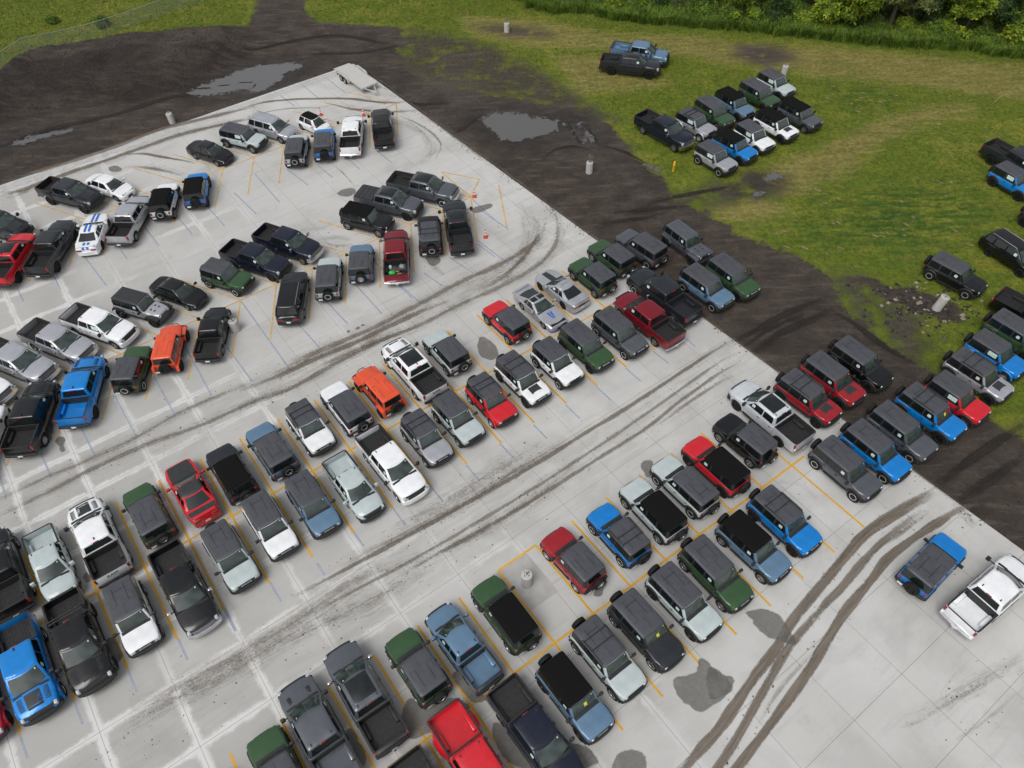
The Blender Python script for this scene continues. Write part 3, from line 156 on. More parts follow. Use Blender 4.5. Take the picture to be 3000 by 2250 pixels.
VT="""
1|sed|-27.78|62.81|-28.5|black|-|alloy||black sedan at the far angled row's left end, beside a pale grey-green SUV
2|b4|-24.95|64.74|-23.0|cactus|hard|alloy|stk|pale grey-green four-door SUV between the black sedan and the silver family SUV
3|suv|-22.56|66.48|-27.7|silver|body|alloy|rail|silver rounded family SUV with silver roof next to the tiny white hatchback
4|hat|-18.65|67.23|-38.2|white|-|alloy||tiny white hatchback with a black roof beside a traffic cone
5|b4|-19.53|62.60|93.3|cactus|hard|ring|ring|pale grey-green SUV seen from behind with silver-ringed spare wheel, left of a blue one
6|b4|-17.09|63.46|96.7|blue|hard|black||blue SUV with grey roof seen from behind, left of a white pickup, nearest the trailer
7|ft|-14.61|64.73|93.0|white|body|alloy|tow|white pickup with large tow mirrors beside a black pickup near the trailer
8|ft|-11.81|65.87|98.9|black|body|alloy||black pickup at the slab's far corner, last of its row, below the trailer
9|trx|-38.51|56.44|-22.5|dgray|body|black|vent|dark grey wide off-road pickup parked against the white sedan
10|sed|-35.62|57.79|-27.0|white|-|alloy||white sedan on the left beside a dark grey off-road pickup
11|b4|-29.89|55.23|95.8|white|soft|ring|ring|white SUV with black soft top and silver-ringed spare, left of a blue soft top
12|b4|-27.48|56.73|100.1|blue|soft|black||blue SUV with black soft top seen from behind, right of a white soft top
13|ft|-32.09|52.60|86.9|silver|body|alloy||silver pickup with open black bed touching the blue-striped white coupe
14|cha|-34.91|51.18|97.7|white|-|black|stripe|white coupe with twin blue stripes running over hood, roof and trunk
15|sd|-37.41|49.08|88.5|dgray|body|black||dark grey long pickup between the red pickup and the striped coupe
16|trx|-40.19|47.78|88.5|red|body|black|sun|bright red pickup cut by the picture's left edge, beside a dark grey pickup
17|trx|-43.17|52.27|-22.5|dgray|body|black|vent|dark pickup nose at left edge just above the red pickup
18|sd|-7.31|55.83|-21.3|gray|body|ring|sun,chr|grey long pickup with chrome grille and glass roof beside a traffic cone
19|ft|-10.16|54.04|-21.3|gray|body|black|sun,ton|grey pickup whose bed is closed by a folding black cover
20|b4|-11.79|51.70|-22.5|black|soft|alloy||all-black SUV with black soft top beside the pickup with a covered bed
21|sd|-4.14|50.34|98.3|dgray|body|alloy|sun,tow|dark grey pickup with tow mirrors at the end of its row beside a cone
22|b4|-6.44|49.54|95.3|black|rails|ring|ring|black SUV with roof rack bars and silver-ringed spare, right of the maroon pickup
23|ft|-9.00|46.93|94.9|maroon|body|alloy|chr|maroon pickup with its bed full of green and grey clutter
24|b2|-11.77|46.23|94.3|area|hard|steel||blue-grey two-door SUV between the maroon pickup and a pale grey-green SUV
25|b4|-14.10|44.53|94.8|cactus|hard|ring|ring|pale grey-green SUV with ringed spare between the big black SUV and a blue-grey one
26|exp|-16.59|42.47|92.5|black|body|alloy|rail|big glossy black SUV with chrome roof rails seen from behind
27|ft|-18.03|48.85|-27.7|navy|body|alloy|chr|dark navy pickup with chrome bumper, right one of two navy pickups side by side
28|ft|-20.26|46.92|-26.6|navy|body|black||dark navy pickup with black bumper, left one of two navy pickups side by side
29|b2|-22.11|44.89|-24.2|green|hard|ring||dark green two-door SUV between a black sedan and the two navy pickups
30|sed|-25.67|43.53|-26.5|black|-|alloy||black sedan between a grey and black off-roader and a dark green SUV
31|w4|-27.89|41.77|-21.7|silver|whard|black|wvent|silver and black round-lamp off-roader with vented hood, next to a white pickup
32|ft|-30.50|39.93|-24.2|white|body|alloy|stk|white pickup with black bed facing the orange off-roader, right of a silver pickup
33|ft|-33.01|38.36|-26.2|silver|body|alloy|chr|silver pickup between a white pickup and a chrome-nosed silver pickup
34|sd|-35.23|36.48|-26.2|silver|body|alloy|chr|silver pickup with large chrome grille at left edge, facing a blue pickup
35|ft|-37.45|34.61|-26.2|white|body|alloy|chr|white pickup nose poking in at left edge, facing the black off-road pickup
36|mv|-21.89|38.91|93.3|black|body|alloy||small black pickup beside a concrete pole base, right of the orange off-roader
37|w4|-24.65|37.51|96.1|orange|wbody|black||orange off-roader with spare wheel seen from behind, left of a small black pickup
38|b2|-26.73|35.56|91.8|green|hard|ring|ring|green two-door SUV with grey roof between orange off-roader and blue pickup
39|trx|-29.57|33.59|96.6|blue|body|black|vent,bedpaint|bright blue off-road pickup with blue bed, seen from behind on the left
40|trx|-32.16|31.35|95.4|black|body|steel|vent|matt black wide off-road pickup seen from behind, left of the bright blue one
41|sd|-34.75|29.11|95.4|white|body|alloy||white pickup cut by left edge beside the matt black off-road pickup
42|trx|-29.54|20.05|125.0|black|body|alloy||black pickup cut by left edge, directly behind the blue hood-striped pickup
43|mv|-26.95|20.57|-54.1|cactus|body|steel|bedpaint|small pale grey-green pickup parked left of the white pickup with lettered hood
44|trx|-24.63|21.99|125.8|white|body|alloy|vent,ram,hoodtext|white off-road pickup with black lettered hood panel and black bed
45|b4|-22.22|23.72|126.5|green|hard|alloy||dark green SUV with grey roof between white off-road pickup and red coupe
46|cha|-20.07|25.36|126.1|red|-|black|blacktop|red coupe with black hood, roof and trunk lid
47|b4|-17.82|26.54|125.3|dgray|soft|steel||dark grey SUV with black soft top just right of the red coupe
48|b4|-15.60|28.22|126.1|area|hard|ring|ring|blue-grey SUV with ringed spare between two SUVs, right of the black soft top
49|b2|-13.30|29.78|-54.3|white|rails|alloy|letter|white two-door SUV with rack bars facing out, beside a blue-grey SUV
50|b4|-11.22|31.55|125.9|white|hard|ring|ring|white SUV with ringed spare wheel, left of the orange off-roader
51|w4|-9.16|32.99|126.9|orange|wbody|black||orange off-roader with rounded fenders between two white vehicles
52|trx|-6.84|34.72|125.9|white|body|alloy|vent,ram,sun|white off-road pickup with glass roof panel and lettered tailgate
53|b2|-4.61|36.41|124.9|cactus|hard|ring|ring|pale grey-green SUV with ringed spare, right of white glass-roofed pickup, beside stained empty bay
54|b2|-0.27|39.27|125.9|red|hard|alloy||bright red SUV with grey roof next to the wedge-nosed old coupe
55|cam|2.27|40.85|-54.0|silver|-|alloy|tbar|old wedge-nosed silver coupe with blue hood emblem and black roof panels
56|mus|4.01|42.71|126.9|silver|-|black|hoodblk|silver fastback coupe with black hood stripe, beside the old wedge coupe
57|b2|6.48|43.92|125.8|green|hard|alloy||green two-door SUV directly right of the silver fastback coupe
58|b2|8.18|46.06|126.5|green|hard|alloy||green SUV at slab edge, between another green SUV and a grey one on soil
59|b4|10.72|47.24|129.2|gray|hard|ring|ring|grey SUV on bare soil with ringed spare wheel, backing onto the slab edge
60|w4|14.47|47.49|-56.8|gray|wbody|black|wvent|grey round-lamp off-roader alone on the soil facing the camera
61|trx|-28.15|13.20|-54.8|red|body|black||red fender and nose at left edge below the bright blue pickup
62|trx|-25.88|14.53|-54.8|blue|body|alloy|vent,hoodtext|bright blue off-road pickup with black lettered hood, facing the camera at left
63|trx|-23.61|15.87|-54.4|black|body|black|vent,sport|black off-road pickup with louvred hood and bed hoop, facing the camera
64|b4|-21.17|17.22|-55.3|white|hard|alloy|letter|white SUV with grey roof between two black pickups at lower left
65|rm|-18.73|18.78|-54.2|black|body|alloy|chr|glossy black pickup with bright chrome grille and mirrors
66|b4|-16.55|20.65|-53.1|cactus|hard|alloy|letter|pale grey-green SUV between the chrome-nosed black pickup and a white SUV
67|b4|-14.60|22.60|-54.4|white|hard|alloy|letter|white SUV with grey roof right of a pale grey-green SUV, left of a blue-grey one
68|b4|-12.27|23.97|-55.1|area|hard|black|letter|blue-grey SUV beside the small pale grey-green pickup in the middle row
69|mv|-9.98|25.28|-54.3|cactus|body|steel|bedpaint|small pale grey-green pickup between a blue-grey SUV and a white pickup
70|ft|-7.73|26.78|-53.4|white|body|alloy||large white pickup with black bed facing out in the middle row
71|b2|-5.62|28.65|-54.7|silver|rails|alloy|letter|silver two-door SUV with roof rack bars, right of the large white pickup
72|b2|-3.61|30.17|-53.9|cactus|hard|alloy||pale grey-green two-door SUV between a silver and a red rack-roofed SUV
73|b2|-1.40|31.67|-55.5|red|rails|steel||red two-door SUV with roof rack bars and steel wheels
74|b4|0.74|33.45|-53.9|white|rails|black|letter,decal|white SUV with roof rack and black hood panel, right of the red one
75|b2|3.22|34.83|-54.2|white|hard|ring||white two-door SUV with ringed wheels, left of a green SUV
76|b4|5.37|36.36|-54.2|green|hard|black|letter|green SUV in the middle row between a white and a grey SUV
77|b4|7.93|37.57|-53.6|gray|hard|ring|letter|grey SUV with ringed wheels facing out beside the maroon pickup
78|ft|10.13|39.01|125.8|maroon|body|alloy|chr|maroon pickup with empty black bed at the slab's right edge
79|sd|11.64|41.39|126.9|dgray|body|ring|bedpaint|dark grey long pickup with wet bed between maroon pickup and blue-grey SUV
80|b4|15.07|42.13|-53.1|area|hard|ring|letter|blue-grey SUV with ringed wheels standing on soil beside a dark grey pickup
81|b4|17.29|43.20|-55.9|green|hard|black|letter|green SUV on soil, last of its row, beside a blue-grey SUV
82|sed|-13.56|7.08|125.0|silver|-|alloy||silver car whose nose just shows at the bottom edge, left of a green SUV
83|b4|-11.65|9.15|125.0|green|hard|black||green SUV cut by the bottom edge, left of a grey pickup
84|ft|-10.04|10.94|125.0|gray|body|alloy|bedgray,hvent|grey pickup with hood vents, its bed cut by the bottom edge
85|ft|-7.98|12.67|124.1|gray|body|alloy|sun,chrm|grey pickup with large dark glass roof and chrome mirrors
86|b2|-5.37|14.10|125.4|green|hard|ring|ring|green two-door SUV parked between the glass-roofed pickup and a small blue-grey pickup
87|mv|-3.03|15.12|126.3|area|body|black|bedpaint|small blue-grey pickup with open blue-grey bed
88|b4|-0.73|16.84|124.7|green|soft|alloy||green SUV with black soft top left of the bay with a concrete pole base
89|b2|3.21|19.96|126.9|pepper|hard|steel||dark red two-door SUV right of the bay with a concrete pole base
90|b2|5.99|21.47|124.1|blue|rails|ring||blue two-door SUV with roof rack bars next to a dark red one
91|b4|8.23|23.05|124.1|cactus|soft|alloy||pale grey-green SUV with black soft top
92|b4|10.39|24.67|125.7|cactus|hard|ring|ring|pale grey-green SUV with grey roof, between a soft-top SUV and a red soft top
93|b4|12.57|26.08|125.3|red|soft|black||bright red SUV with black soft top
94|b2|14.82|28.00|126.9|black|hard|alloy||black two-door SUV between red soft-top SUV and silver-white pickup
95|ft|16.88|29.92|124.1|lsilver|body|black|sun|silver-white pickup with dark glass roof and black bed
96|b4|19.77|31.08|-53.1|pepper|rails|black|decal|dark red SUV with roof rack and black hood panel beside a silver-white pickup
97|b4|21.89|32.64|-55.2|pepper|hard|black|decal|dark red SUV with plain grey roof and black hood panel, half on soil
98|b4|24.22|34.01|-54.6|black|hard|black||black SUV with grey roof on soil, at the upper end of its row
99|ft|-4.06|7.22|-55.0|black|body|black||black pickup whose tail corner shows at bottom edge left of the red pickup
100|sd|-2.11|9.14|-55.0|red|body|alloy|dually,bedpaint|bright red wide-fendered pickup with red bed, cut by the bottom edge
101|ft|0.71|10.54|-54.1|navy|body|black||navy pickup with black bed at the bottom edge, right of the red pickup
102|b4|2.74|12.27|-54.5|area|soft|black|letter,tag|light blue-grey SUV with black soft top, right of the navy pickup
103|b4|4.63|14.19|-54.8|cactus|rails|ring||pale grey-green SUV with roof rack, between a blue soft top and a charcoal SUV
104|b4|6.83|15.63|-54.3|dgray|hard|ring|tag|charcoal SUV with yellow windshield tag and ringed wheels
105|b4|9.12|17.15|-54.0|cactus|hard|black||pale grey-green SUV with plain grey roof, right of the charcoal SUV
106|b4|11.18|18.74|-55.9|green|hard|alloy|letter|green SUV between pale grey-green SUV and blue-grey soft top in the front row
107|b4|13.67|20.31|-53.8|area|soft|alloy|letter|blue-grey SUV with black soft top beside a blue rack-roofed SUV
108|b4|15.87|21.92|-54.9|blue|rails|black|letter|blue SUV with roof rack left of the empty stained bay
109|b4|20.55|25.43|-55.9|gray|hard|ring||grey SUV with ringed wheels right of the empty stained bay
110|b4|22.79|26.66|-55.9|blue|hard|ring||blue SUV with plain grey roof between two grey SUVs at slab edge
111|b4|24.98|28.14|-55.5|gray|hard|ring||grey SUV on the soil between two blue SUVs
112|b4|27.41|29.61|-54.8|blue|rails|black|tag|blue SUV with roof rack standing on soil left of a bright red SUV
113|b2|29.60|30.73|-54.2|red|hard|alloy|bstk|bright red SUV with large window sticker on the soil
114|b4|31.81|32.64|-54.6|silver|rails|black|decal|silver SUV with roof rack and dark hood panel at the grass edge
115|b2|33.84|34.46|-54.3|blue|hard|steel|bstk|blue two-door SUV with large window sticker between a silver and a green SUV
116|b4|36.14|36.25|-54.3|green|hard|black||green SUV on grass cut by the right edge, above a blue SUV
117|sd|38.35|37.91|-50.6|black|body|alloy||black pickup with empty bed at right edge on grass
118|b4|34.39|42.80|-50.6|black|hard|ring||black SUV with ringed wheels on grass above a leaning concrete pole base
119|suv|39.90|45.27|-63.2|black|body|black|rail|black rounded SUV with roof rails on grass at right edge
120|b4|44.36|48.59|-63.2|black|hard|black||dark vehicle barely showing at the right edge, above a black rounded SUV
121|sd|45.64|57.26|-60.5|dgray|body|black||dark grey pickup at right edge on grass, behind a blue SUV
122|b2|44.17|54.54|-60.5|blue|hard|black|bstk|blue SUV on grass at right edge, in front of a dark grey pickup
123|sd|14.78|79.21|-21.5|area|body|alloy|bedpaint|blue-grey long pickup parked farthest away on the grass
124|sd|13.48|76.85|-16.7|dgray|body|black|sun|dark grey long pickup in front of the blue-grey pickup on grass
125|sd|15.15|64.09|-51.9|navy|body|alloy|chr|dark navy pickup with chrome grille, left end of the grass cluster
126|b2|18.33|64.91|-51.1|silver|rails|steel|bstk|silver two-door SUV with rack bars beside the navy pickup on grass
127|b4|20.49|66.87|-59.2|green|hard|ring|letter|green SUV on grass between a silver rack-roofed SUV and a blue soft top
128|b4|22.77|68.34|-58.5|area|soft|black||blue-grey SUV with black soft top between two green SUVs on grass
129|b4|25.63|69.98|-57.1|green|hard|black||green SUV on grass between a blue soft top and a pale SUV
130|b2|27.74|71.91|-56.8|cactus|hard|black|bstk|pale grey-green SUV farthest back in the grass cluster, by a pole base
131|b2|19.12|59.20|-53.7|silver|hard|ring|bstk|silver two-door SUV at the front of the grass cluster near a yellow post
132|b4|21.22|61.00|-52.4|blue|soft|black||bright blue SUV with black soft top on the grass
133|b2|23.37|62.44|-58.6|white|hard|black|bstk|white two-door SUV with grey roof on the grass
134|b4|25.88|64.37|-55.3|white|soft|black|decal|white SUV with black soft top and dark hood panel on the grass
135|b4|28.61|66.07|-55.7|gray|soft|alloy||grey SUV with black soft top at the right end of the grass cluster
136|b4|23.47|18.98|37.8|blue|hard|black||blue SUV alone with a white pickup in the open lower right corner
137|ft|25.92|17.11|32.7|white|body|alloy|bedpaint,tow|white pickup with white bed in the lower right corner beside a blue SUV
"""
SKY,SUN,EXPO=.10,1.0,.38
# ------------------------------------------------------------------ vehicles (x forward, y left, z up, origin on the ground)
def tab(t):
    xs=np.array([a for a,b in t],float); ys=np.array([b for a,b in t],float); o=np.argsort(xs); xs=xs[o]; ys=ys[o]
    return lambda x: float(np.interp(x,xs,ys))
def S(**k): return k
SPEC={}
def boxy(xf,xr,axF,axR,Rt,roof_f,roof_r,cowl,wins,doors,w=.90,zr=1.76):
    return S(kind='boxy',xf=xf,xr=xr,axF=axF,axR=axR,Rt=Rt,tw=.29,ty=.82,arch=Rt+.07,sill=.52,
     w=[(xr,w-.05),(xr+.12,w),(xf-.5,w),(xf-.12,w-.05),(xf,w-.13)],
     sh=[(xr,1.10),(cowl,1.13),(xf-.3,1.10),(xf,1.04)],top=[(xr,1.14),(cowl,1.175),(xf-.3,1.135),(xf-.06,1.10),(xf,1.05)],
     cab=S(zb=1.15,zr=zr,xfb=cowl,xft=roof_f+.03,xrb=xr+.03,xrt=roof_r-.03,wb=w-.05,wt=w-.13,d=.07,c=.10),wins=wins,doors=doors,hood=(cowl+.08,xf-.05))
SPEC['b4']=boxy(2.10,-2.12,1.42,-1.53,.42,.45,-1.97,.86,[(-1.98,-1.87,-1.18,-1.15),(-1.08,-1.06,-.30,-.28),(-.20,-.18,.60,.36)],[(-1.16,-.27),(-.25,.78)])
SPEC['b2']=boxy(1.92,-1.93,1.24,-1.31,.42,.25,-1.78,.66,[(-1.78,-1.68,-.62,-.60),(-.50,-.48,.42,.16)],[(-.55,.58)])
SPEC['w4']=S(kind='wran',xf=2.02,xr=-2.05,axF=1.46,axR=-1.55,Rt=.42,tw=.28,ty=.80,arch=.55,sill=.55,
     w=[(-2.05,.78),(.70,.78),(.80,.74),(1.9,.60),(2.02,.56)],sh=[(-2.05,1.12),(.8,1.14),(2.02,1.06)],top=[(-2.05,1.16),(.8,1.20),(1.95,1.12),(2.02,1.06)],
     cab=S(zb=1.16,zr=1.78,xfb=.72,xft=.44,xrb=-2.03,xrt=-1.95,wb=.75,wt=.68,d=.03,c=.06),wins=[(-1.94,-1.88,-1.22,-1.20),(-1.12,-1.10,-.34,-.32),(-.24,-.22,.52,.34)],doors=[(-1.18,-.30),(-.28,.66)],hood=(.84,1.99))
def pick(L,axF,axR,Rt,w,xfb,xft,cabr,zr,zb,hz,rail,floor,sill=.52,nose=.20,tw=.28,wt=.14,full=None):
    xf=L/2; xr=-L/2
    return S(kind='pick',xf=xf-.05,xr=cabr-.12,axF=axF,axR=axR,Rt=Rt,tw=tw,ty=w-.16,arch=Rt+.09,sill=sill,
     w=[(cabr-.12,w),(xf-.95,w),(xf-.55,w-.025),(xf-.32,w-.07),(xf-.15,w-.15),(xf-.05,w-nose)],
     sh=[(cabr-.12,zb-.03),(xfb,zb-.06),(xf-.5,hz-.06),(xf-.05,hz-.22)],top=[(cabr-.12,zb),(xfb,zb+.03),(xf-.6,hz+.04),(xf-.2,hz-.02),(xf-.05,hz-.16)],
     cab=S(zb=zb,zr=zr,xfb=xfb,xft=xft+.04,xrb=cabr-.06,xrt=cabr+.10,wb=w-.06,wt=w-wt-.07,d=.20,c=.10),
     wins=[(cabr+.10,cabr+.20,(xfb+cabr)/2-.38,(xfb+cabr)/2-.36),((xfb+cabr)/2-.30,(xfb+cabr)/2-.29,xfb-.42,xft-.06)],
     doors=[(cabr,(xfb+cabr)/2-.34),((xfb+cabr)/2-.32,xfb-.20)],hood=(xfb+.04,xf-.14),
     bed=S(x0=cabr-.14,x1=xr+.06,rail=rail,floor=floor,w=w))
SPEC['ft']=pick(5.88,1.97,-1.72,.41,.99,1.62,.80,-.98,1.86,1.32,1.24,1.38,.86)
SPEC['rm']=pick(5.86,1.95,-1.70,.41,.99,1.62,.80,-.98,1.87,1.33,1.22,1.40,.88,nose=.26)
SPEC['sd']=pick(6.30,2.15,-1.88,.43,1.00,1.72,.90,-.93,1.96,1.40,1.36,1.46,.94,sill=.58,nose=.14)
SPEC['trx']=pick(5.92,1.97,-1.72,.45,1.02,1.62,.80,-.98,1.96,1.42,1.32,1.48,.95,sill=.62,nose=.28,tw=.32)
SPEC['mv']=pick(5.02,1.58,-1.48,.37,.91,1.36,.62,-.78,1.66,1.14,1.06,1.20,.72,sill=.44,nose=.26,tw=.23)
def carspec(kind,L,w,axF,axR,Rt,xfb,xft,xrt,xrb,zr,zb,hz,nz,dz,wins,doors,wt=.22,sill=.30,nose=.24,tailw=.12,d=.14):
    xf=L/2;xr=-L/2
    return S(kind=kind,xf=xf,xr=xr,axF=axF,axR=axR,Rt=Rt,tw=.22,ty=w-.13,arch=Rt+.05,sill=sill,
     w=[(xr,w-tailw-.06),(xr+.15,w-tailw),(xr+.7,w),(xf-.9,w),(xf-.35,w-.08),(xf-.1,w-nose*.8),(xf,w-nose-.15)],
     sh=[(xr,dz-.14),(xr+.1,dz-.08),(xrb,dz-.02 if xrb<xr+.9 else zb-.04),(0,zb-.04),(xfb,hz-.05),(xf-.4,nz-.02),(xf,nz-.14)],
     top=[(xr,dz-.08),(xr+.06,dz),(xrb,max(dz,zb-.02)),(0,zb),(xfb,hz),(xf-.5,nz+.05),(xf-.12,nz-.02),(xf,nz-.12)],
     cab=S(zb=zb-.02,zr=zr,xfb=xfb,xft=xft+.04,xrb=xrb,xrt=xrt,wb=w-.08,wt=w-wt-.08,d=d,c=.10,dr=.10),wins=wins,doors=doors,hood=(xfb+.04,xf-.16))
SPEC['sed']=carspec('car',4.64,.91,1.42,-1.28,.33,1.18,.42,-.95,-1.80,1.40,.94,.93,.74,1.00,[(-1.35,-1.02,-.40,-.36),(-.30,-.28,.74,.22)],[(-1.2,-.36),(-.34,.74)])
SPEC['hat']=carspec('car',3.62,.82,1.12,-1.15,.30,1.02,.45,-1.25,-1.72,1.42,.93,.93,.74,.90,[(-1.35,-1.18,-.62,-.60),(-.52,-.50,.62,.28)],[(-.58,.62)],nose=.2)
SPEC['suv']=carspec('suv',5.00,.99,1.58,-1.30,.38,1.46,.58,-2.10,-2.36,1.70,1.14,1.12,.98,1.10,[(-2.10,-1.98,-1.42,-1.40),(-1.30,-1.28,-.36,-.34),(-.26,-.24,.98,.40)],[(-1.36,-.34),(-.32,.94)],sill=.40)
SPEC['exp']=carspec('suv',5.32,1.01,1.62,-1.48,.40,1.52,.62,-2.28,-2.55,1.87,1.26,1.24,1.10,1.22,[(-2.30,-2.20,-1.52,-1.50),(-1.40,-1.38,-.42,-.40),(-.32,-.30,1.02,.44)],[(-1.46,-.40),(-.38,.98)],sill=.45,wt=.18)
SPEC['mus']=carspec('car',4.78,.95,1.50,-1.22,.35,.82,.06,-.72,-1.78,1.33,.96,.95,.76,1.02,[(-1.10,-.80,-.62,-.52),(-.54,-.46,.40,-.10)],[(-.60,.44)],sill=.28)
SPEC['cha']=carspec('car',5.00,.96,1.52,-1.42,.36,.88,.10,-.85,-1.78,1.40,1.00,1.00,.84,1.06,[(-1.25,-1.00,-.75,-.68),(-.66,-.60,.46,-.06)],[(-.72,.50)],sill=.30,nose=.16)
SPEC['cam']=carspec('car',4.76,.92,1.46,-1.10,.32,.72,-.08,-.66,-1.95,1.21,.88,.86,.66,.90,[(-1.0,-.75,-.66,-.58),(-.58,-.54,.28,-.22)],[(-.64,.34)],sill=.26,nose=.14,d=.08)
def bodyfun(sp):
    w,sh,tp=tab(sp['w']),tab(sp['sh']),tab(sp['top'])
    def zb(x):
        z=sp['sill']
        for ax in (sp['axF'],sp['axR']):
            q=sp['arch']**2-(x-ax)**2
            if q>0: z=max(z,sp['Rt']+math.sqrt(q))
        return z
    return w,sh,tp,zb
def section(sp,fn,x,cab=True):
    w,sh,tp,zb=fn; W,Sx,T,B=w(x),sh(x),tp(x),zb(x)
    B=min(B,Sx-.07)
    h=Sx-B
    return [(x,W-.03,B),(x,W-.004,B+.10*h),(x,W+.008,B+.5*h),(x,W-.006,B+.82*h),(x,W-.045,Sx-.01),(x,W-.12,Sx+.35*(T-Sx)),(x,.62*W,Sx+.82*(T-Sx)),(x,.3*W,T-.004),(x,0,T)]
def stations(sp,x0,x1):
    xs=set(np.round(np.linspace(x0,x1,14),3))
    for ax in (sp['axF'],sp['axR']):
        for k in range(-8,9):
            xs.add(round(ax+sp['arch']*math.sin(k/8*PI/2),3))
    for t in ('w','sh','top'):
        for a,b in sp[t]: xs.add(round(a,3))
    return sorted(x for x in xs if x0-1e-6<=x<=x1+1e-6)
def ring(xf,xr,wd,d,c,dr=0.0):
    fr=[]; q=wd-c
    for k in (0,.3,.6,.85,1): y=q*k; fr.append((xf-d*(y/wd)**2,y))
    xe=fr[-1][0]
    fr+= [(xe-c*.35,wd-c*.28),(xe-c,wd)]
    sd=[(xe-c+(xr+c-xe+c)*k,wd) for k in (.33,.66)]
    rr=[(xr+c+dr,wd),(xr+.35*c+dr,wd-.28*c),(xr+dr*.9,q),(xr+dr*.25,q*.55),(xr,0)]
    return fr+sd+rr,len(fr)
def ringmesh(mb,levels,mfront,mside,cap=True,capm=None):
    """levels: (z,xf,xr,w,d,c,dr)"""
    rows=[]
    for z,xf,xr,wd,d,c,dr in levels:
        r,nf=ring(xf,xr,wd,d,c,dr); half=[(x,y,z) for x,y in r]
        rows.append(half+[(x,-y,z) for x,y,z in reversed(half[1:-1])])
    N=len(rows[0]); H=len(half); b=len(mb.v)
    for rr in rows: mb.v+=[tuple(map(float,v)) for v in rr]
    for i in range(len(rows)-1):
        for k in range(N):
            k2=(k+1)%N; front=(k<nf-1) or (k>=N-(nf-1))
            mb.f.append([b+i*N+k,b+i*N+k2,b+(i+1)*N+k2,b+(i+1)*N+k]); mb.m.append(mfront if front else mside)
    if cap: mb.f.append([b+(len(rows)-1)*N+k for k in range(N)]); mb.m.append(mside if capm is None else capm)
def lerp(a,b,t): return a+(b-a)*t
def curved_bar(mb,x,sg,hw,bow,th,z0,z1,m=0,n=10,r=.03):
    secs=[]
    for i in range(n+1):
        y=-hw+2*hw*i/n; xx=x-sg*bow*abs(y/hw)**3
        secs.append([(xx-sg*th,y,z0),(xx-sg*r,y,z0),(xx,y,z0+r),(xx,y,z1-r),(xx-sg*r,y,z1),(xx-sg*th,y,z1)])
    k=len(secs[0]); vs=[v for s in secs for v in s]; fs=[]
    for i in range(n):
        for j in range(k): fs.append((i*k+j,i*k+(j+1)%k,(i+1)*k+(j+1)%k,(i+1)*k+j))
    fs.append(list(range(k))); fs.append([n*k+j for j in range(k)][::-1])
    mb.add(vs,fs,m)
def arc_flare(mb,ax,Rt,r0,r1,y0,y1,zmin,m=0,sides=(1,-1)):
    for s in sides:
        secs=[]
        for k in range(17):
            a=R(-8+196*k/16); c,sn=math.cos(a),math.sin(a)
            secs.append([(ax+r0*c,s*y0,max(zmin,Rt+r0*sn)),(ax+r0*c,s*y1,max(zmin,Rt+r0*sn)),(ax+(r0+(r1-r0)*.5)*c,s*(y1+.004),max(zmin,Rt+(r0+(r1-r0)*.5)*sn)),(ax+r1*c,s*(y1-.045),max(zmin,Rt+r1*sn)),(ax+r1*c,s*y0,max(zmin,Rt+r1*sn))])
        k=5; vs=[v for q in secs for v in q]; fs=[]
        for i in range(16):
            for j in range(k): fs.append((i*k+j,i*k+(j+1)%k,(i+1)*k+(j+1)%k,(i+1)*k+j))
        fs.append(list(range(k))); fs.append([16*k+j for j in range(k)])
        mb.add(vs,fs,m)
TXT={}
def text_mesh(s,size,mat,name):
    key=(s,size,mat.name)
    if key in TXT: return TXT[key]
    cu=bpy.data.curves.new(name,'FONT'); cu.body=s; cu.size=size; cu.align_x='CENTER'; cu.align_y='CENTER'; cu.extrude=.004
    o=bpy.data.objects.new(name,cu); COL.objects.link(o)
    dg=bpy.context.evaluated_depsgraph_get(); me=bpy.data.meshes.new_from_object(o.evaluated_get(dg))
    bpy.data.objects.remove(o); bpy.data.curves.remove(cu)
    me.materials.clear(); me.materials.append(mat); TXT[key]=me; return me
MC={}
def cached(key,fn):
    if key not in MC: MC[key]=fn()
    return MC[key]
def tyre_mesh(r,w):
    mb=MB(); h=w/2; mb.lathe([(r*.60,h*.72),(r*.66,h*.98),(r*.86,h),(r*.96,h*.86),(r,h*.62),(r*1.0,0),(r,-h*.62),(r*.96,-h*.86),(r*.86,-h),(r*.6,-h*.8),(r*.6,h*.72)],28,'y')
    for k in range(28):   # tread blocks
        a=2*PI*k/28+.1
        for sy in (-1,1):
            c,s=math.cos(a),math.sin(a); c2,s2=math.cos(a+.11),math.sin(a+.11)
            y0,y1=sorted((sy*h*.12,sy*h*.8)); ro=r*1.012; ri=r*.97
            mb.add([(ri*c,y0,ri*s),(ro*c,y0,ro*s),(ro*c2,y0,ro*s2),(ri*c2,y0,ri*s2),(ri*c,y1,ri*s),(ro*.985*c,y1,ro*.985*s),(ro*.985*c2,y1,ro*.985*s2),(ri*c2,y1,ri*s2)],[(0,1,2,3),(4,7,6,5),(0,4,5,1),(1,5,6,2),(2,6,7,3)])
    return mb.mesh('tyre',[M['tyre']])
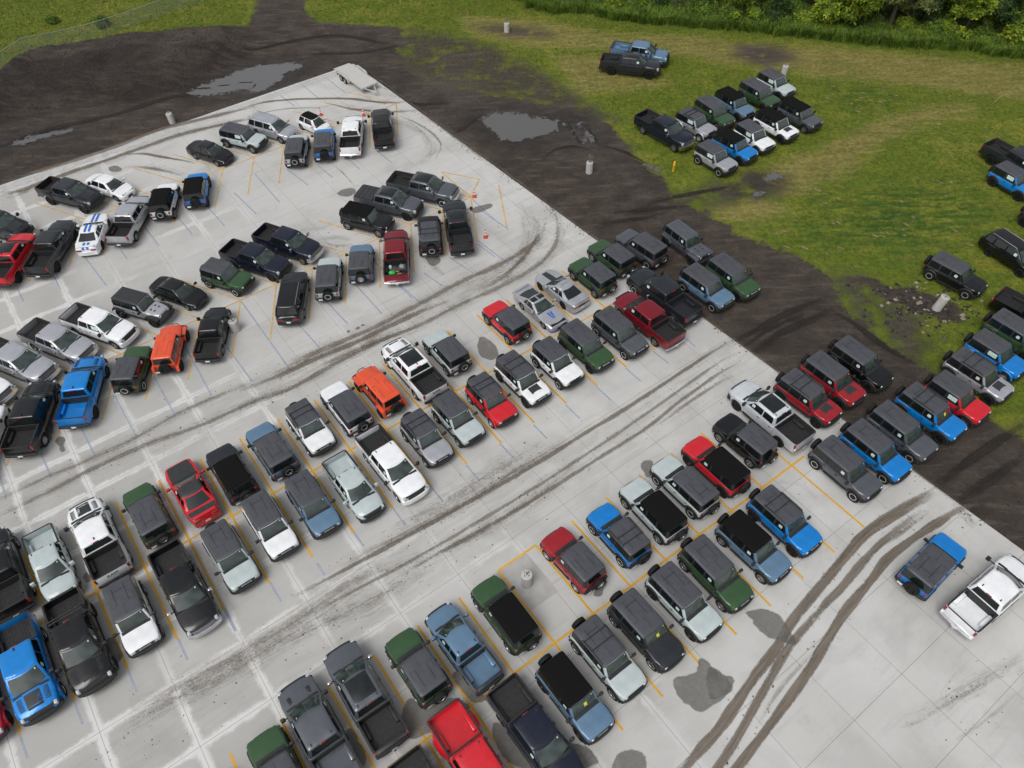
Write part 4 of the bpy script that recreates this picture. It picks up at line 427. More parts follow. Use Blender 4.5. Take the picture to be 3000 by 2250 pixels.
def rim_mesh(r,w,style):
    mb=MB(); h=w/2; q=r*.62
    dark,main={'alloy':('rimblk','alloy'),'ring':('rimblk','ring'),'black':('rimblk','rimblk'),'steel':('steel','steel')}[style]
    mb.lathe([(q,h*.80),(q*.94,h*.82),(q*.90,h*.55),(q*.86,h*.28),(.001,h*.28)],24,'y',m=0)
    if style=='ring': mb.lathe([(q*.98,h*.84),(q*.96,h*.92),(q*.80,h*.92),(q*.78,h*.80)],28,'y',m=1)
    else: mb.lathe([(q*1.0,h*.80),(q*.99,h*.88),(q*.93,h*.88),(q*.90,h*.70)],28,'y',m=1)
    n={'alloy':6,'ring':8,'black':6,'steel':0}[style]
    for k in range(n):
        a=2*PI*k/n; ca,sa=math.cos(a),math.sin(a); mm=1 if style in('alloy',) else 0
        def pt(rr,t,y): return (rr*ca-t*sa,y,rr*sa+t*ca)
        w0,w1=q*.10,q*.16
        vs=[pt(q*.12,-w0,h*.62),pt(q*.12,w0,h*.62),pt(q*.92,w1,h*.74),pt(q*.92,-w1,h*.74),pt(q*.12,-w0,h*.28),pt(q*.12,w0,h*.28),pt(q*.92,w1,h*.3),pt(q*.92,-w1,h*.3)]
        mb.add(vs,[(0,1,2,3),(0,3,7,4),(1,5,6,2),(2,6,7,3)],mm)
    if style=='steel':
        mb.lathe([(q*.86,h*.5),(q*.55,h*.62),(q*.40,h*.40),(.001,h*.40)],20,'y',m=1)
        for k in range(8):
            a=2*PI*k/8; mb.lathe([(.028,h*.60),(.001,h*.61)],8,'y',c=(q*.68*math.cos(a),0,q*.68*math.sin(a)),m=2)
    mb.lathe([(q*.20,h*.3),(q*.19,h*.72),(q*.12,h*.78),(.001,h*.78)],14,'y',m=1 if style!='ring' else 0)
    return mb.mesh('rim',[M[dark],M[main],M['plastic']])
def side_pane(mb,cb,win,s,t0=.10,t1=.90,off=.008,m=0):
    x0b,x0t,x1b,x1t=win
    def P(x,t): 
        y=lerp(cb['wb'],cb['wt'],t)+off; return (x,s*y,lerp(cb['zb'],cb['zr'],t)+.002)
    rows=[]
    for t in (t0,(t0*.85+t1*.15),(t0*.15+t1*.85),t1):
        ins=.035 if t in(t0,t1) else 0
        rows.append([P(lerp(x0b,x0t,t)+ins,t),P(lerp(x1b,x1t,t)-ins,t)])
    vs=[p for r in rows for p in r]
    mb.add(vs,[(0,1,3,2),(2,3,5,4),(4,5,7,6)],m)
def front_pane(cb,t0,t1,frac,off,mats,name,rear=False):
    mb=MB(); n=10; vs=[]
    for t in (t0,lerp(t0,t1,.5),t1):
        wd=lerp(cb['wb'],cb['wt'],t); q=(wd-cb['c'])*frac
        for i in range(n+1):
            y=-q+2*q*i/n
            if rear: dr=cb.get('dr',0.0); x=lerp(cb['xrb'],cb['xrt'],t)+dr*.9*min(1,abs(y)/(wd-cb['c']))**1.6-off*1.3
            else: x=lerp(cb['xfb'],cb['xft'],t)-cb['d']*(y/wd)**2+off
            vs.append((x,y,lerp(cb['zb'],cb['zr'],t)+off*.8))
    fs=[(r*(n+1)+i,r*(n+1)+i+1,(r+1)*(n+1)+i+1,(r+1)*(n+1)+i) for r in range(2) for i in range(n)]
    mb.add(vs,fs); return mb.mesh(name,mats)
def hood_mesh(sp,fn,x0,x1,yin,lift,mat,name,yfr=(0,1),bulge=0,edge=.02,ny=6,nx=8,both=True):
    w,sh,tp,zb=fn; mb=MB()
    def zat(x,y):
        s=section(sp,fn,x); ys=[p[1] for p in s][::-1]; zs=[p[2] for p in s][::-1]
        return float(np.interp(abs(y),ys,zs))
    sides=(1,) if both else (1,-1)
    for sg in sides:
        vs=[]; NY=2*ny if both else ny
        for i in range(nx+1):
            x=lerp(x0,x1,i/nx); Y=(w(x)-yin)
            for j in range(NY+1):
                f=(-1+2*j/NY) if both else sg*lerp(yfr[0],yfr[1],j/NY)
                if both: f*=yfr[1]
                y=Y*f
                b=bulge*math.exp(-(f/.45)**4)*min(1,(1-i/nx)*4+.15) if bulge else 0
                vs.append((x,y,zat(x,y)+lift+b))
        N=NY+1; fs=[(i*N+j,i*N+j+1,(i+1)*N+j+1,(i+1)*N+j) for i in range(nx) for j in range(NY)]
        # skirt
        bd=[j for j in range(N)]+[i*N+N-1 for i in range(1,nx+1)]+[nx*N+j for j in range(N-2,-1,-1)]+[i*N for i in range(nx-1,0,-1)]
        base=len(vs); vs+=[(vs[k][0],vs[k][1],vs[k][2]-lift-edge) for k in bd]
        for k in range(len(bd)): k2=(k+1)%len(bd); fs.append((bd[k],bd[k2],base+k2,base+k))
        mb.add(vs,fs)
    return mb.mesh(name,[mat])
NAMES={'b4':('boxy_suv','SUV'),'b2':('boxy_suv','SUV'),'w4':('off_road_suv','off-roader'),'suv':('family_suv','SUV'),'exp':('family_suv','SUV'),'sed':('sedan','sedan'),'hat':('hatchback','hatchback'),'mus':('sports_coupe','coupe'),'cha':('sports_coupe','coupe'),'cam':('sports_coupe','coupe')}
def build_vehicle(ty,x,y,z,ang,col,roof,rim,opts,label,group):
    sp=SPEC[ty]; fn=bodyfun(sp); cb=sp['cab']; kind=sp['kind']; pt=PAINT[col]
    nm,cat=NAMES.get(ty,('pickup_truck','pickup truck'))
    root=tag(empty(nm,(x,y,z),R(ang)),label,cat,group)
    pick_=kind=='pick'; W=max(b for a,b in sp['w'])
    flare=.0
    def part(n,key,f,paint=False,parent=root,loc=None,rot=None):
        return mkobj(n,cached((ty,n)+key,f),parent,loc,rot,pt if paint else None)
    # body
    def f():
        mb=MB(); loft(mb,[section(sp,fn,q) for q in stations(sp,sp['xr'],sp['xf'])]); return mb.mesh('body',[pt])
    body=part('body',(),f,True)
    def f():
        mb=MB(); x1=sp['xf']-.12; x0=(sp['bed']['x1'] if pick_ else sp['xr'])+.12; wi=sp['ty']-sp['tw']/2-.04
        xm=sp['xr'] if pick_ else x0; mb.box(xm,x1,-wi,wi,sp['sill']-.12,sp['sill']+.42)
        if pick_: mb.box(x0,xm,-wi,wi,sp['sill']-.12,sp['bed']['floor']-.06)
        mb.box(min(sp['axR']+.6,0),sp['axF']-.6,-(W-.06),W-.06,sp['sill']-.02,sp['sill']+.2)
        for ax in(sp['axF'],sp['axR']):
            mb.tube([(ax,-sp['ty'],sp['Rt']),(ax,sp['ty'],sp['Rt'])],.06,8)
        return mb.mesh('underbody',[M['under']])
    part('underbody',(),f)
    # hood
    trx=ty=='trx'
    hx=sp['hood']
    part('hood',(trx,),lambda: hood_mesh(sp,fn,hx[0],hx[1],.10,.014,pt,'hood',bulge=.045 if trx else (.02 if pick_ else 0.012)),True)
    part('cowl',(),lambda: hood_mesh(sp,fn,cb['xfb']-.06,cb['xfb']+(.13 if sp['kind'] in('boxy','wran') else .08),.14,.026,M['plastic'],'cowl',nx=3))
    # cab
    two=kind in('boxy','wran')
    def f():
        mb=MB(); c=cb; dr=c.get('dr',0.0)
        ringmesh(mb,[(c['zb']-.10,c['xfb']+.04,c['xrb'],c['wb'],c['d'],c['c'],dr),(c['zb'],c['xfb'],c['xrb'],c['wb'],c['d'],c['c'],dr),(c['zr'],c['xft'],c['xrt'],c['wt'],c['d'],c['c'],dr)],0,1 if two else 0,True)
        return mb.mesh('cabin',[pt,M['trim']])
    cabin=mkobj('cabin',cached((ty,'cabin'),f),root,paint=pt)
    if roof=='wbody': 
        cabin2=MB()
        def f():
            mb=MB(); c=cb
            ringmesh(mb,[(c['zb']-.10,c['xfb']+.04,c['xrb'],c['wb'],c['d'],c['c'],0),(c['zb'],c['xfb'],c['xrb'],c['wb'],c['d'],c['c'],0),(c['zr'],c['xft'],c['xrt'],c['wt'],c['d'],c['c'],0)],0,0,True)
            return mb.mesh('cabin',[pt])
        cabin.data=cached((ty,'cabinp'),f); cabin.material_slots[0].link='OBJECT'; cabin.material_slots[0].material=pt
    # roof
    o=.014 if two else .004
    z0=cb['zr']-(.06 if two else .012); soft=roof=='soft'
    def f():
        mb=MB(); c=cb; dr=c.get('dr',0.0); zr=c['zr']; rr=.5 if soft else 0
        k=(z0-c['zb'])/(zr-c['zb'])
        ringmesh(mb,[(z0,lerp(c['xfb'],c['xft'],k)+o*.3,lerp(c['xrb'],c['xrt'],k)-o,lerp(c['wb'],c['wt'],k)+o,c['d'],c['c'],dr),(zr+.005,c['xft']+o*.3-.01,c['xrt']-o+.01+.03*rr,c['wt']+o-.006,c['d'],c['c'],dr),
          (zr+.035,c['xft']-.03,c['xrt']+.04+.06*rr,c['wt']-.035,c['d'],c['c'],dr),(zr+.056,c['xft']-.12,c['xrt']+.13+.08*rr,c['wt']-.12,c['d']*.8,c['c'],dr*.8),(zr+.066,c['xft']-.30,c['xrt']+.34,c['wt']*.45,c['d']*.3,.06,dr*.5)],0,0)
        L=c['xft']-c['xrt']; xs=c['xft']-.36*L
        zt=zr+.062
        if two and not soft:
            wv=c['wt']-.13
            mb.box(xs-.012,xs+.012,-wv,wv,zt-.05,zt+.002,1)
            mb.box(xs,c['xft']-.22,-.010,.010,zt-.03,zt+.007,1)
            for sy in(-1,1):
                mb.box(c['xrt']+.30,xs-.02,sy*.33-.010,sy*.33+.010,zt-.03,zt+.004,1)
                mb.box(xs-.45,xs-.02,sy*(wv-.02)-.010,sy*(wv-.02)+.010,zt-.03,zt-.004,1)
            if ty=='b4': mb.box(c['xrt']+.62,c['xrt']+.644,-.5,.5,zt-.04,zt+.004,1)
        if pick_ and ty!='trx':
            for sy in(-.42,-.14,.14,.42): mb.box(c['xrt']+.25,c['xft']-.25,sy-.012,sy+.012,zt-.03,zt-.001,0)
        return mb.mesh('roof',[pt,M['seam']])
    rm={'hard':M['roofgray'],'rails':M['roofgray'],'whard':M['trim'],'soft':M['soft']}.get(roof,pt)
    if 'blacktop' in opts: rm=M['trim']
    if ty=='hat': rm=M['soft']
    mkobj('roof',cached((ty,'roof',soft),f),root,paint=rm)
    if roof=='rails':
        def f():
            mb=MB(); c=cb; z=c['zr']+.10; L=c['xft']-c['xrt']; xa=c['xft']-.16; xb=c['xrt']+.30*L; wy=c['wt']-.03
            for s in(-1,1):
                mb.tube([(xa,s*wy,z-.07),(xa-.10,s*wy,z),(xb+.08,s*wy,z),(xb,s*wy,z-.06)],.042,8)
            for xx in (xb+.10,lerp(xa,xb,.55)): mb.tube([(xx,-wy,z-.01),(xx,wy,z-.01)],.03,8)
            return mb.mesh('roof_rack',[M['plastic']])
        part('roof_rack',(),f)
    if 'rail' in opts:
        def f():
            mb=MB(); c=cb
            for s in(-1,1): mb.tube([(c['xft']-.25,s*(c['wt']-.07),c['zr']+.04),(c['xft']-.35,s*(c['wt']-.07),c['zr']+.10),(c['xrt']+.35,s*(c['wt']-.07),c['zr']+.10),(c['xrt']+.22,s*(c['wt']-.07),c['zr']+.04)],.024,8)
            return mb.mesh('roof_rail',[M['chrome']])
        part('roof_rail',(),f)
    if 'sun' in opts or 'tbar' in opts:
        def f():
            mb=MB(); c=cb; x1=c['xft']-.14; x0=c['xrt']+.30; h=c['wt']-.18; z=c['zr']+.066
            if 'tbar' in opts:
                for s in(-1,1): 
                    y0,y1=sorted((s*.05,s*(c['wt']-.06))); mb.box(c['xrt']+.08,c['xft']-.10,y0,y1,z-.05,z+.004,0,.01)
            else: mb.box(x0,x1,-h,h,z-.04,z+.006,0,.012)
            return mb.mesh('sunroof',[M['glass']])
        part('sunroof',('tbar' in opts,),f)
    # glass
    part('windshield',(),lambda: front_pane(cb,.07,.93,.97,.010,[M['wind']],'windshield'))
    part('rear_window',(),lambda: front_pane(cb,.14,.90,.93,.010 if not two else .016,[M['glass']],'rear_window',True))
    def wind(i,s):
        def f():
            mb=MB(); side_pane(mb,cb,sp['wins'][i],s); return mb.mesh('side_window',[M['glass']],0)
        return part('side_window',(i,s),f)
    # doors with handle, window
    w=fn[0]
    nd=len(sp['doors'])
    for s in(1,-1):
        for i,(x0,x1) in enumerate(sp['doors']):
            def f():
                mb=MB(); xs=np.linspace(x0+.012,x1-.012,7); rows=[]
                for q in xs:
                    g=section(sp,fn,q); top=g[4]; zlo=sp['sill']+.10
                    ys=[p[1] for p in g[:5]]; zs=[p[2] for p in g[:5]]
                    cut=max(zlo,fn[3](q)+.03); col_=[]
                    for t in (0,.25,.5,.75,.93,1):
                        zz=lerp(cut,top[2]-.02,t); col_.append((q,s*(float(np.interp(zz,zs,ys))+.012),zz))
                    rows.append(col_)
                k=6; vs=[v for r in rows for v in r]; fs=[(a*k+b,a*k+b+1,(a+1)*k+b+1,(a+1)*k+b) for a in range(6) for b in range(5)]
                bd=[b for b in range(k)]+[a*k+k-1 for a in range(1,7)]+[6*k+b for b in range(k-2,-1,-1)]+[a*k for a in range(5,0,-1)]
                n0=len(vs); vs+=[(vs[b][0],vs[b][1]-s*.02,vs[b][2]) for b in bd]
                for b in range(len(bd)): b2=(b+1)%len(bd); fs.append((bd[b],bd[b2],n0+b2,n0+b))
                mb.add(vs,fs); return mb.mesh('door',[pt])
            dr=part('door',(i,s),f,True)
            hx_=x0+.16
            def f():
                mb=MB(); zz=fn[1](hx_)-.14; yy=w(hx_)+.012
                y0,y1=sorted((s*yy,s*(yy+.035))); mb.box(hx_-.09,hx_+.09,y0,y1,zz-.02,zz+.02,0,.012); return mb.mesh('handle',[M['plastic']])
            part('handle',(i,s),f,True if kind=='car' else ('chr' in opts and False),parent=dr)
        for i in range(len(sp['wins'])): wd_=wind(i,s)
        # stickers on the front door window
        big='bstk' in opts or 'stk' in opts
        if ('cluster' in group or 'row' in group) and ty not in('sed','hat','cam') and not(ty=='exp'):
            def f():
                mb=MB(); x1b=sp['wins'][-1][3]; sz=.62 if big else .24; x1=sp['wins'][-1][2]-.30 if not big else sp['wins'][-1][2]-.22
                t0,t1=(.24,.78) if big else (.30,.66); side_pane(mb,cb,(x1-sz,x1-sz-.02,x1,x1-.02),s,t0,t1,.016); return mb.mesh('window_sticker',[M['sticker']],0)
            part('window_sticker',(big,s),f)
    if ty not in('cam','hat') :
        def f():
            mb=MB(); c=cb
            def pt_(y,t): wd=lerp(c['wb'],c['wt'],t); return (lerp(c['xfb'],c['xft'],t)-c['d']*(y/wd)**2+.016,y,lerp(c['zb'],c['zr'],t)+.012)
            for y0,y1,t0,t1 in((c['wt']-.24,c['wt']-.185,.78,.87),): mb.add([pt_(y0,t0),pt_(y1,t0),pt_(y1,t1),pt_(y0,t1)],[(0,1,2,3)])
            return mb.mesh('windshield_sticker',[M['sticker']],0)
        part('windshield_sticker',(),f)
    if 'tag' in opts:
        def f():
            mb=MB(); c=cb; t=.35; xx=lerp(c['xfb'],c['xft'],t)+.024; zz=lerp(c['zb'],c['zr'],t)+.016; xx2=lerp(c['xfb'],c['xft'],t+.3)+.024; zz2=lerp(c['zb'],c['zr'],t+.3)+.020
            mb.add([(xx,-.02,zz),(xx,.16,zz),(xx2,.16,zz2),(xx2,-.02,zz2)],[(0,1,2,3)]); return mb.mesh('dashboard_tag',[M['yellowtag']],0)
        part('dashboard_tag',(),f)
    # front end
    xf=sp['xf']; chr_='chr' in opts; gz=fn[1](xf)
    if kind=='pick':
        top=sp['top'][-2][1]; g0,g1=sp['sill']+.28,top-.05; hw=W-.30
        def f():
            mb=MB(); curved_bar(mb,xf+.03,1,hw,.05,.10,g0,g1,0)
            for k in range(3): curved_bar(mb,xf+.045,1,hw-.03,.05,.06,lerp(g0,g1,.18+.28*k),lerp(g0,g1,.26+.28*k),1,r=.01)
            return mb.mesh('grille',[M['plastic'],M['chrome'] if chr_ else M['trim']])
        gr=part('grille',(chr_,),f)
        for s in(1,-1):
            def f():
                mb=MB(); y0,y1=sorted((s*(hw-.01),s*(W-.13))); mb.box(xf-.20,xf+.012,y0,y1,g0+.12,g1-.02,0,.03); return mb.mesh('headlight',[M['lamp']])
            part('headlight',(s,),f)
        bm_=M['chrome'] if chr_ else (pt if col=='white' and ty=='ft' else M['plastic'])
        def f():
            mb=MB(); curved_bar(mb,xf+.13,1,W-.03,.22,.26,sp['sill']-.06,g0+.03,0); return mb.mesh('front_bumper',[M['plastic']])
        mkobj('front_bumper',cached((ty,'fb'),f),root,paint=bm_)
    elif kind=='boxy':
        g0,g1=.80,1.04
        def f():
            mb=MB(); curved_bar(mb,xf+.03,1,W-.17,.06,.08,g0,g1,0); curved_bar(mb,xf+.042,1,W-.24,.05,.04,g0+.05,g0+.09,1,r=.01); curved_bar(mb,xf+.042,1,W-.24,.05,.04,g1-.09,g1-.05,1,r=.01); return mb.mesh('grille',[M['plastic'],M['trim']])
        gr=part('grille',(),f)
        for s in(1,-1):
            def f():
                mb=MB(); mb.lathe([(.105,0),(.10,.03),(.07,.045),(.001,.05)],16,'x',c=(xf+.005,s*(W-.29),(g0+g1)/2)); return mb.mesh('headlight',[M['lamp']])
            part('headlight',(s,),f)
        def f():
            mb=MB(); curved_bar(mb,xf+.16,1,W-.02,.16,.30,.50,.78,0); return mb.mesh('front_bumper',[M['plastic']])
        part('front_bumper',(),f)
        if 'letter' in opts:
            mkobj('lettering',text_mesh('BRONCO',.15,M['white_txt'],'lettering'),gr,(xf+.052,0,(g0+g1)/2+.015),(PI/2,0,PI/2))
    elif kind=='wran':
        def f():
            mb=MB(); mb.box(xf-.02,xf+.03,-.52,.52,.68,1.05,0,.02)
            for k in range(7): mb.box(xf+.02,xf+.036,-.30+k*.1-.022,-.30+k*.1+.022,.74,1.00,1)
            return mb.mesh('grille',[pt,M['plastic']])
        part('grille',(),f,True)
        for s in(1,-1):
            def f():
                mb=MB(); mb.lathe([(.09,0),(.085,.03),(.001,.05)],16,'x',c=(xf+.03,s*.43,.90)); return mb.mesh('headlight',[M['lamp']])
            part('headlight',(s,),f)
        def f():
            mb=MB(); curved_bar(mb,xf+.34,1,.80,.12,.22,.52,.72,0); mb.tube([(xf+.30,-.3,.70),(xf+.32,-.2,.88),(xf+.32,.2,.88),(xf+.30,.3,.70)],.03,8); return mb.mesh('front_bumper',[M['plastic']])
        part('front_bumper',(),f)
    else:
        def f():
            mb=MB(); curved_bar(mb,xf+.012,1,W-.46,.06,.08,gz-.36,gz-.10,0); return mb.mesh('grille',[M['plastic']])
        part('grille',(),f)
        for s in(1,-1):
            def f():
                mb=MB(); xx=xf-.16; y0,y1=sorted((s*(W-.42),s*(w(xx)+.006))); mb.box(xx-.22,xx+.07,y0,y1,gz-.13,gz+.0,0,.04); return mb.mesh('headlight',[M['lamp'] if ty!='cam' else pt])
            part('headlight',(s,),f)
        def f():
            mb=MB(); curved_bar(mb,xf+.05,1,W-.10,.24,.22,sp['sill']-.05,gz-.34,0); return mb.mesh('front_bumper',[pt])
        mkobj('front_bumper',cached((ty,'fb'),f),root,paint=M['bluestripe'] if ty=='cam' else pt)
    # rear end
    if pick_:
        b=sp['bed']; x0,x1=b['x1'],b['x0']; bw=b['w']; lm=pt if 'bedpaint' in opts else (PAINT['gray'] if 'bedgray' in opts else M['liner'])
        bulge=.10 if trx else (.22 if 'dually' in opts else 0)
        def f():
            mb=MB(); secs=[]
            xs=sorted(set([x0,x1]+[round(sp['axR']+sp['arch']*math.sin(k/8*PI/2),3) for k in range(-8,9)]+list(np.round(np.linspace(x0,x1,9),3))))
            for q in xs:
                if q<x0 or q>x1: continue
                zb=min(fn[3](q),b['rail']-.2); e=bulge*math.exp(-((q-sp['axR'])/.62)**4); h=b['rail']-zb; ww=bw-.03*max(0,(x0+.25-q)/.25)
                secs.append([(q,ww-.03+e,zb),(q,ww+e,zb+.12*h),(q,ww+e*.85,zb+.5*h),(q,ww-.01+e*.15,b['rail']-.05),(q,ww-.022,b['rail']),(q,ww-.115,b['rail']+.002),(q,ww-.122,b['rail']-.04),(q,ww-.13,b['floor']+.05),(q,ww-.15,b['floor']),(q,0,b['floor'])])
            loft(mb,secs,mats=[0,0,0,0,2,2,1,1,1],capm=0)
            mb.box(x1-.05,x1+.02,-(bw-.03),bw-.03,sp['sill'],b['rail']-.002,2)
            for k in range(-5,6): mb.box(x0+.1,x1-.06,k*.125-.028,k*.125+.028,b['floor']-.01,b['floor']+.018,1)
            for s in(-1,1):
                y0,y1=sorted((s*(bw-.33),s*(bw-.10))); mb.box(sp['axR']-.46,sp['axR']+.46,y0,y1,b['floor']-.01,b['floor']+.24,1,.07)
            return mb.mesh('cargo_bed',[pt,M['liner'],M['plastic']])
        bd=mkobj('cargo_bed',cached((ty,'bed',bulge),f),root,paint=pt); bd.material_slots[1].link='OBJECT'; bd.material_slots[1].material=lm
        def f():
            mb=MB(); mb.box(x0-.045,x0+.03,-(bw-.16),bw-.16,sp['sill']+.16,b['rail']+.003,0,.015); mb.box(x0-.05,x0+.03,-(bw-.15),bw-.15,b['rail']-.01,b['rail']+.014,1,.008); return mb.mesh('tailgate',[pt,M['plastic']])
        tg=part('tailgate',(),f,True)
        if 'ram' in opts: mkobj('lettering',text_mesh('RAM',.30,M['black_txt'],'lettering'),tg,(x0-.052,0,lerp(sp['sill'],b['rail'],.68)),(PI/2,0,-PI/2))
        for s in(1,-1):
            def f():
                mb=MB(); y0,y1=sorted((s*(bw-.15),s*(bw-.025))); mb.box(x0-.04,x0+.10,y0,y1,sp['sill']+.42,b['rail']-.05,0,.025); return mb.mesh('tail_light',[M['tail']])
            part('tail_light',(s,),f)
        rb=M['chrome'] if chr_ or (col in('white','lsilver') and not trx) else M['plastic']
        def f():
            mb=MB(); curved_bar(mb,x0-.17,-1,bw-.03,.07,.16,sp['sill']-.04,sp['sill']+.16,0); mb.box(x0-.24,x0-.05,-.05,.05,sp['sill']-.10,sp['sill']-.02); return mb.mesh('rear_bumper',[M['plastic']])
        mkobj('rear_bumper',cached((ty,'rb'),f),root,paint=rb)
        part('license_plate',(),lambda: MB().box(x0-.188,x0-.172,-.155,.155,sp['sill']-.01,sp['sill']+.14,0,.004).mesh('license_plate',[M['plate']]))
        if 'ton' in opts:
            def f():
                mb=MB(); n=4
                for k in range(n): mb.box(lerp(x0+.03,x1-.02,k/n)+.008,lerp(x0+.03,x1-.02,(k+1)/n)-.008,-(bw-.07),bw-.07,b['rail']+.005,b['rail']+.035,0,.008)
                return mb.mesh('bed_cover',[M['trim']])
            part('bed_cover',(),f)
        if 'sport' in opts:
            def f():
                mb=MB()
                for xx in (x1-.12,x1-.30): mb.tube([(xx-.12,-(bw-.06),b['rail']),(xx,-(bw-.16),b['rail']+.36),(xx,bw-.16,b['rail']+.36),(xx-.12,bw-.06,b['rail'])],.045,8)
                return mb.mesh('bed_hoop',[M['plastic']])
            part('bed_hoop',(),f)
        part('brake_light',(),lambda: MB().box(cb['xrt']-.035,cb['xrt']+.01,-.16,.16,cb['zr']-.03,cb['zr']+.015,0,.008).mesh('brake_light',[M['tail']]))
        if not trx:
            part('roof_clip',(),lambda: MB().box(cb['xrt']+.10,cb['xrt']+.26,.50,.56,cb['zr']+.03,cb['zr']+.075,0,.01).box(cb['xrt']+.10,cb['xrt']+.26,-.56,-.50,cb['zr']+.03,cb['zr']+.075,0,.01).mesh('roof_clip',[M['plastic']]))
        else: part('antenna_fin',(),lambda: MB().box(cb['xrt']+.12,cb['xrt']+.28,-.03,.03,cb['zr']+.03,cb['zr']+.13,0,.02).mesh('antenna_fin',[M['plastic']]))
    else:
        xr=sp['xr']
        if kind in('boxy','wran'):
            def f():
                mb=MB(); curved_bar(mb,xr-.16,-1,W-.04,.08,.22,.52,.74,0); return mb.mesh('rear_bumper',[M['plastic']])
            part('rear_bumper',(),f)
            for s in(1,-1):
                def f():
                    mb=MB(); y0,y1=sorted((s*(W-.22),s*(W-.07))); mb.box(xr-.035,xr+.06,y0,y1,.84,1.08,0,.02); return mb.mesh('tail_light',[M['tail']])
                part('tail_light',(s,),f)
            part('license_plate',(),lambda: MB().box(xr-.178,xr-.164,.40,.71,.56,.71,0,.004).mesh('license_plate',[M['plate']]))
            sw=mkobj('spare_wheel',cached(('tyre',sp['Rt']*.97,.25),lambda: tyre_mesh(sp['Rt']*.97,.25)),root,(xr-.22,-.08,1.02),(0,0,PI/2))
            st='ring' if 'ring' in opts else ('steel' if rim=='steel' else ('alloy' if rim=='alloy' else 'black'))
            mkobj('rim',cached(('rim',sp['Rt']*.97,.25,st),lambda: rim_mesh(sp['Rt']*.97,.25,st)),sw)
        else:
            def f():
                mb=MB(); zz=fn[1](xr); curved_bar(mb,xr-.04,-1,W-.12,.16,.20,sp['sill']-.02,zz-.24,0); return mb.mesh('rear_bumper',[pt])
            mkobj('rear_bumper',cached((ty,'rb'),f),root,paint=pt)
            for s in(1,-1):
                def f():
                    mb=MB(); zz=fn[1](xr); y0,y1=sorted((s*.34,s*(W-.19))); mb.box(xr-.022,xr+.10,y0,y1,zz-.20,zz-.05,0,.03); return mb.mesh('tail_light',[M['tail']])
                part('tail_light',(s,),f)
            part('license_plate',(),lambda: MB().box(xr-.052,xr-.036,-.155,.155,fn[1](xr)-.42,fn[1](xr)-.27,0,.004).mesh('license_plate',[M['plate']]))
            if ty in('cha','mus','cam'):
                part('spoiler',(col,),lambda: MB().box(xr+.04,xr+.26,-(W-.24),W-.24,fn[2](xr+.1)+.05,fn[2](xr+.1)+.085,0,.015).box(xr+.1,xr+.2,-.5,-.42,fn[2](xr+.1)-.03,fn[2](xr+.1)+.055).box(xr+.1,xr+.2,.42,.5,fn[2](xr+.1)-.03,fn[2](xr+.1)+.055).mesh('spoiler',[pt]),True)
    # flares
    if kind=='boxy' or trx or (pick_ and rim=='ring') :
        fm=M['plastic'] if not trx else pt
        if ty in('b4','b2') and rim=='steel': fm=pt
        yo=.965 if kind=='boxy' else W+.09
        for ax,nmx in((sp['axF'],0),(sp['axR'],1)):
            if trx and nmx: continue
            if pick_ and not trx: yo=W+.03
            for s in (1,-1):
                def f():
                    mb=MB(); arc_flare(mb,ax,sp['Rt'],sp['arch']-.012,sp['arch']+.10,W-.06,yo,sp['sill']-.02,sides=(s,)); return mb.mesh('fender_flare',[fm])
                mkobj('fender_flare',cached((ty,'flare',nmx,s),f),root,paint=fm)
    if kind=='wran':
        for ax,nmx in((1.46,0),(-1.55,1)):
          for s_ in (1,-1):
            def f():
                mb=MB()
                for s in(s_,):
                    y0=.60 if nmx==0 else .74; secs=[(ax-.66,.62),(ax-.48,.95),(ax+.34,.97),(ax+.60,.84 if nmx==0 else .66)]
                    vs=[];fs=[]
                    for q,zz in secs: vs+=[(q,s*y0,zz),(q,s*.93,zz-.02),(q,s*.95,zz-.09),(q,s*y0,zz-.09)]
                    for i in range(3):
                        for j in range(4): fs.append((i*4+j,i*4+(j+1)%4,(i+1)*4+(j+1)%4,(i+1)*4+j))
                    fs+=[(0,1,2,3),(12,13,14,15)]; mb.add(vs,fs)
                return mb.mesh('fender_flare',[pt])
            mkobj('fender_flare',cached((ty,'flare',nmx,s_),f),root,paint=pt if roof=='wbody' else M['plastic'])
    if two or pick_:
        [part('side_step',(s,),lambda: MB().box(sp['axR']+.62,sp['axF']-.62,min(s*(W-.06),s*(W+.05)),max(s*(W-.06),s*(W+.05)),sp['sill']-.12,sp['sill']-.05,0,.02).mesh('side_step',[M['plastic']])) for s in (1,-1)]
    # mirrors
    mm=M['chrome'] if ('chr' in opts or 'chrm' in opts) else (pt if kind in('car','suv') or (pick_ and ty=='mv') else M['plastic'])
    ext=.16 if 'tow' in opts else 0
    for s in(1,-1):
        def f():
            mb=MB(); xx=cb['xfb']-(.30 if not two else .12); yy=w(xx)-.02; zz=cb['zb']+.10
            y0,y1=sorted((s*(yy+.08+ext),s*(yy+.31+ext))); big=.05 if pick_ else 0
            mb.box(xx-.07,xx+.08,y0,y1,zz-.08-big,zz+.10+big,0,.03); y0,y1=sorted((s*(yy-.06),s*(yy+.10+ext))); mb.box(xx-.02,xx+.03,y0,y1,zz-.05,zz-.01,1)
            return mb.mesh('mirror',[pt,M['plastic']])
        mkobj('mirror',cached((ty,'mirror',s,ext>0),f),root,paint=mm)
    # wheels
    Rt,tw=sp['Rt'],sp['tw']; tyo=sp['ty']+(.06 if trx else 0)
    if kind=='boxy' and rim=='ring': pass
    tme=cached(('tyre',Rt,tw),lambda: tyre_mesh(Rt,tw)); rme=cached(('rim',Rt,tw,rim),lambda: rim_mesh(Rt,tw,rim))
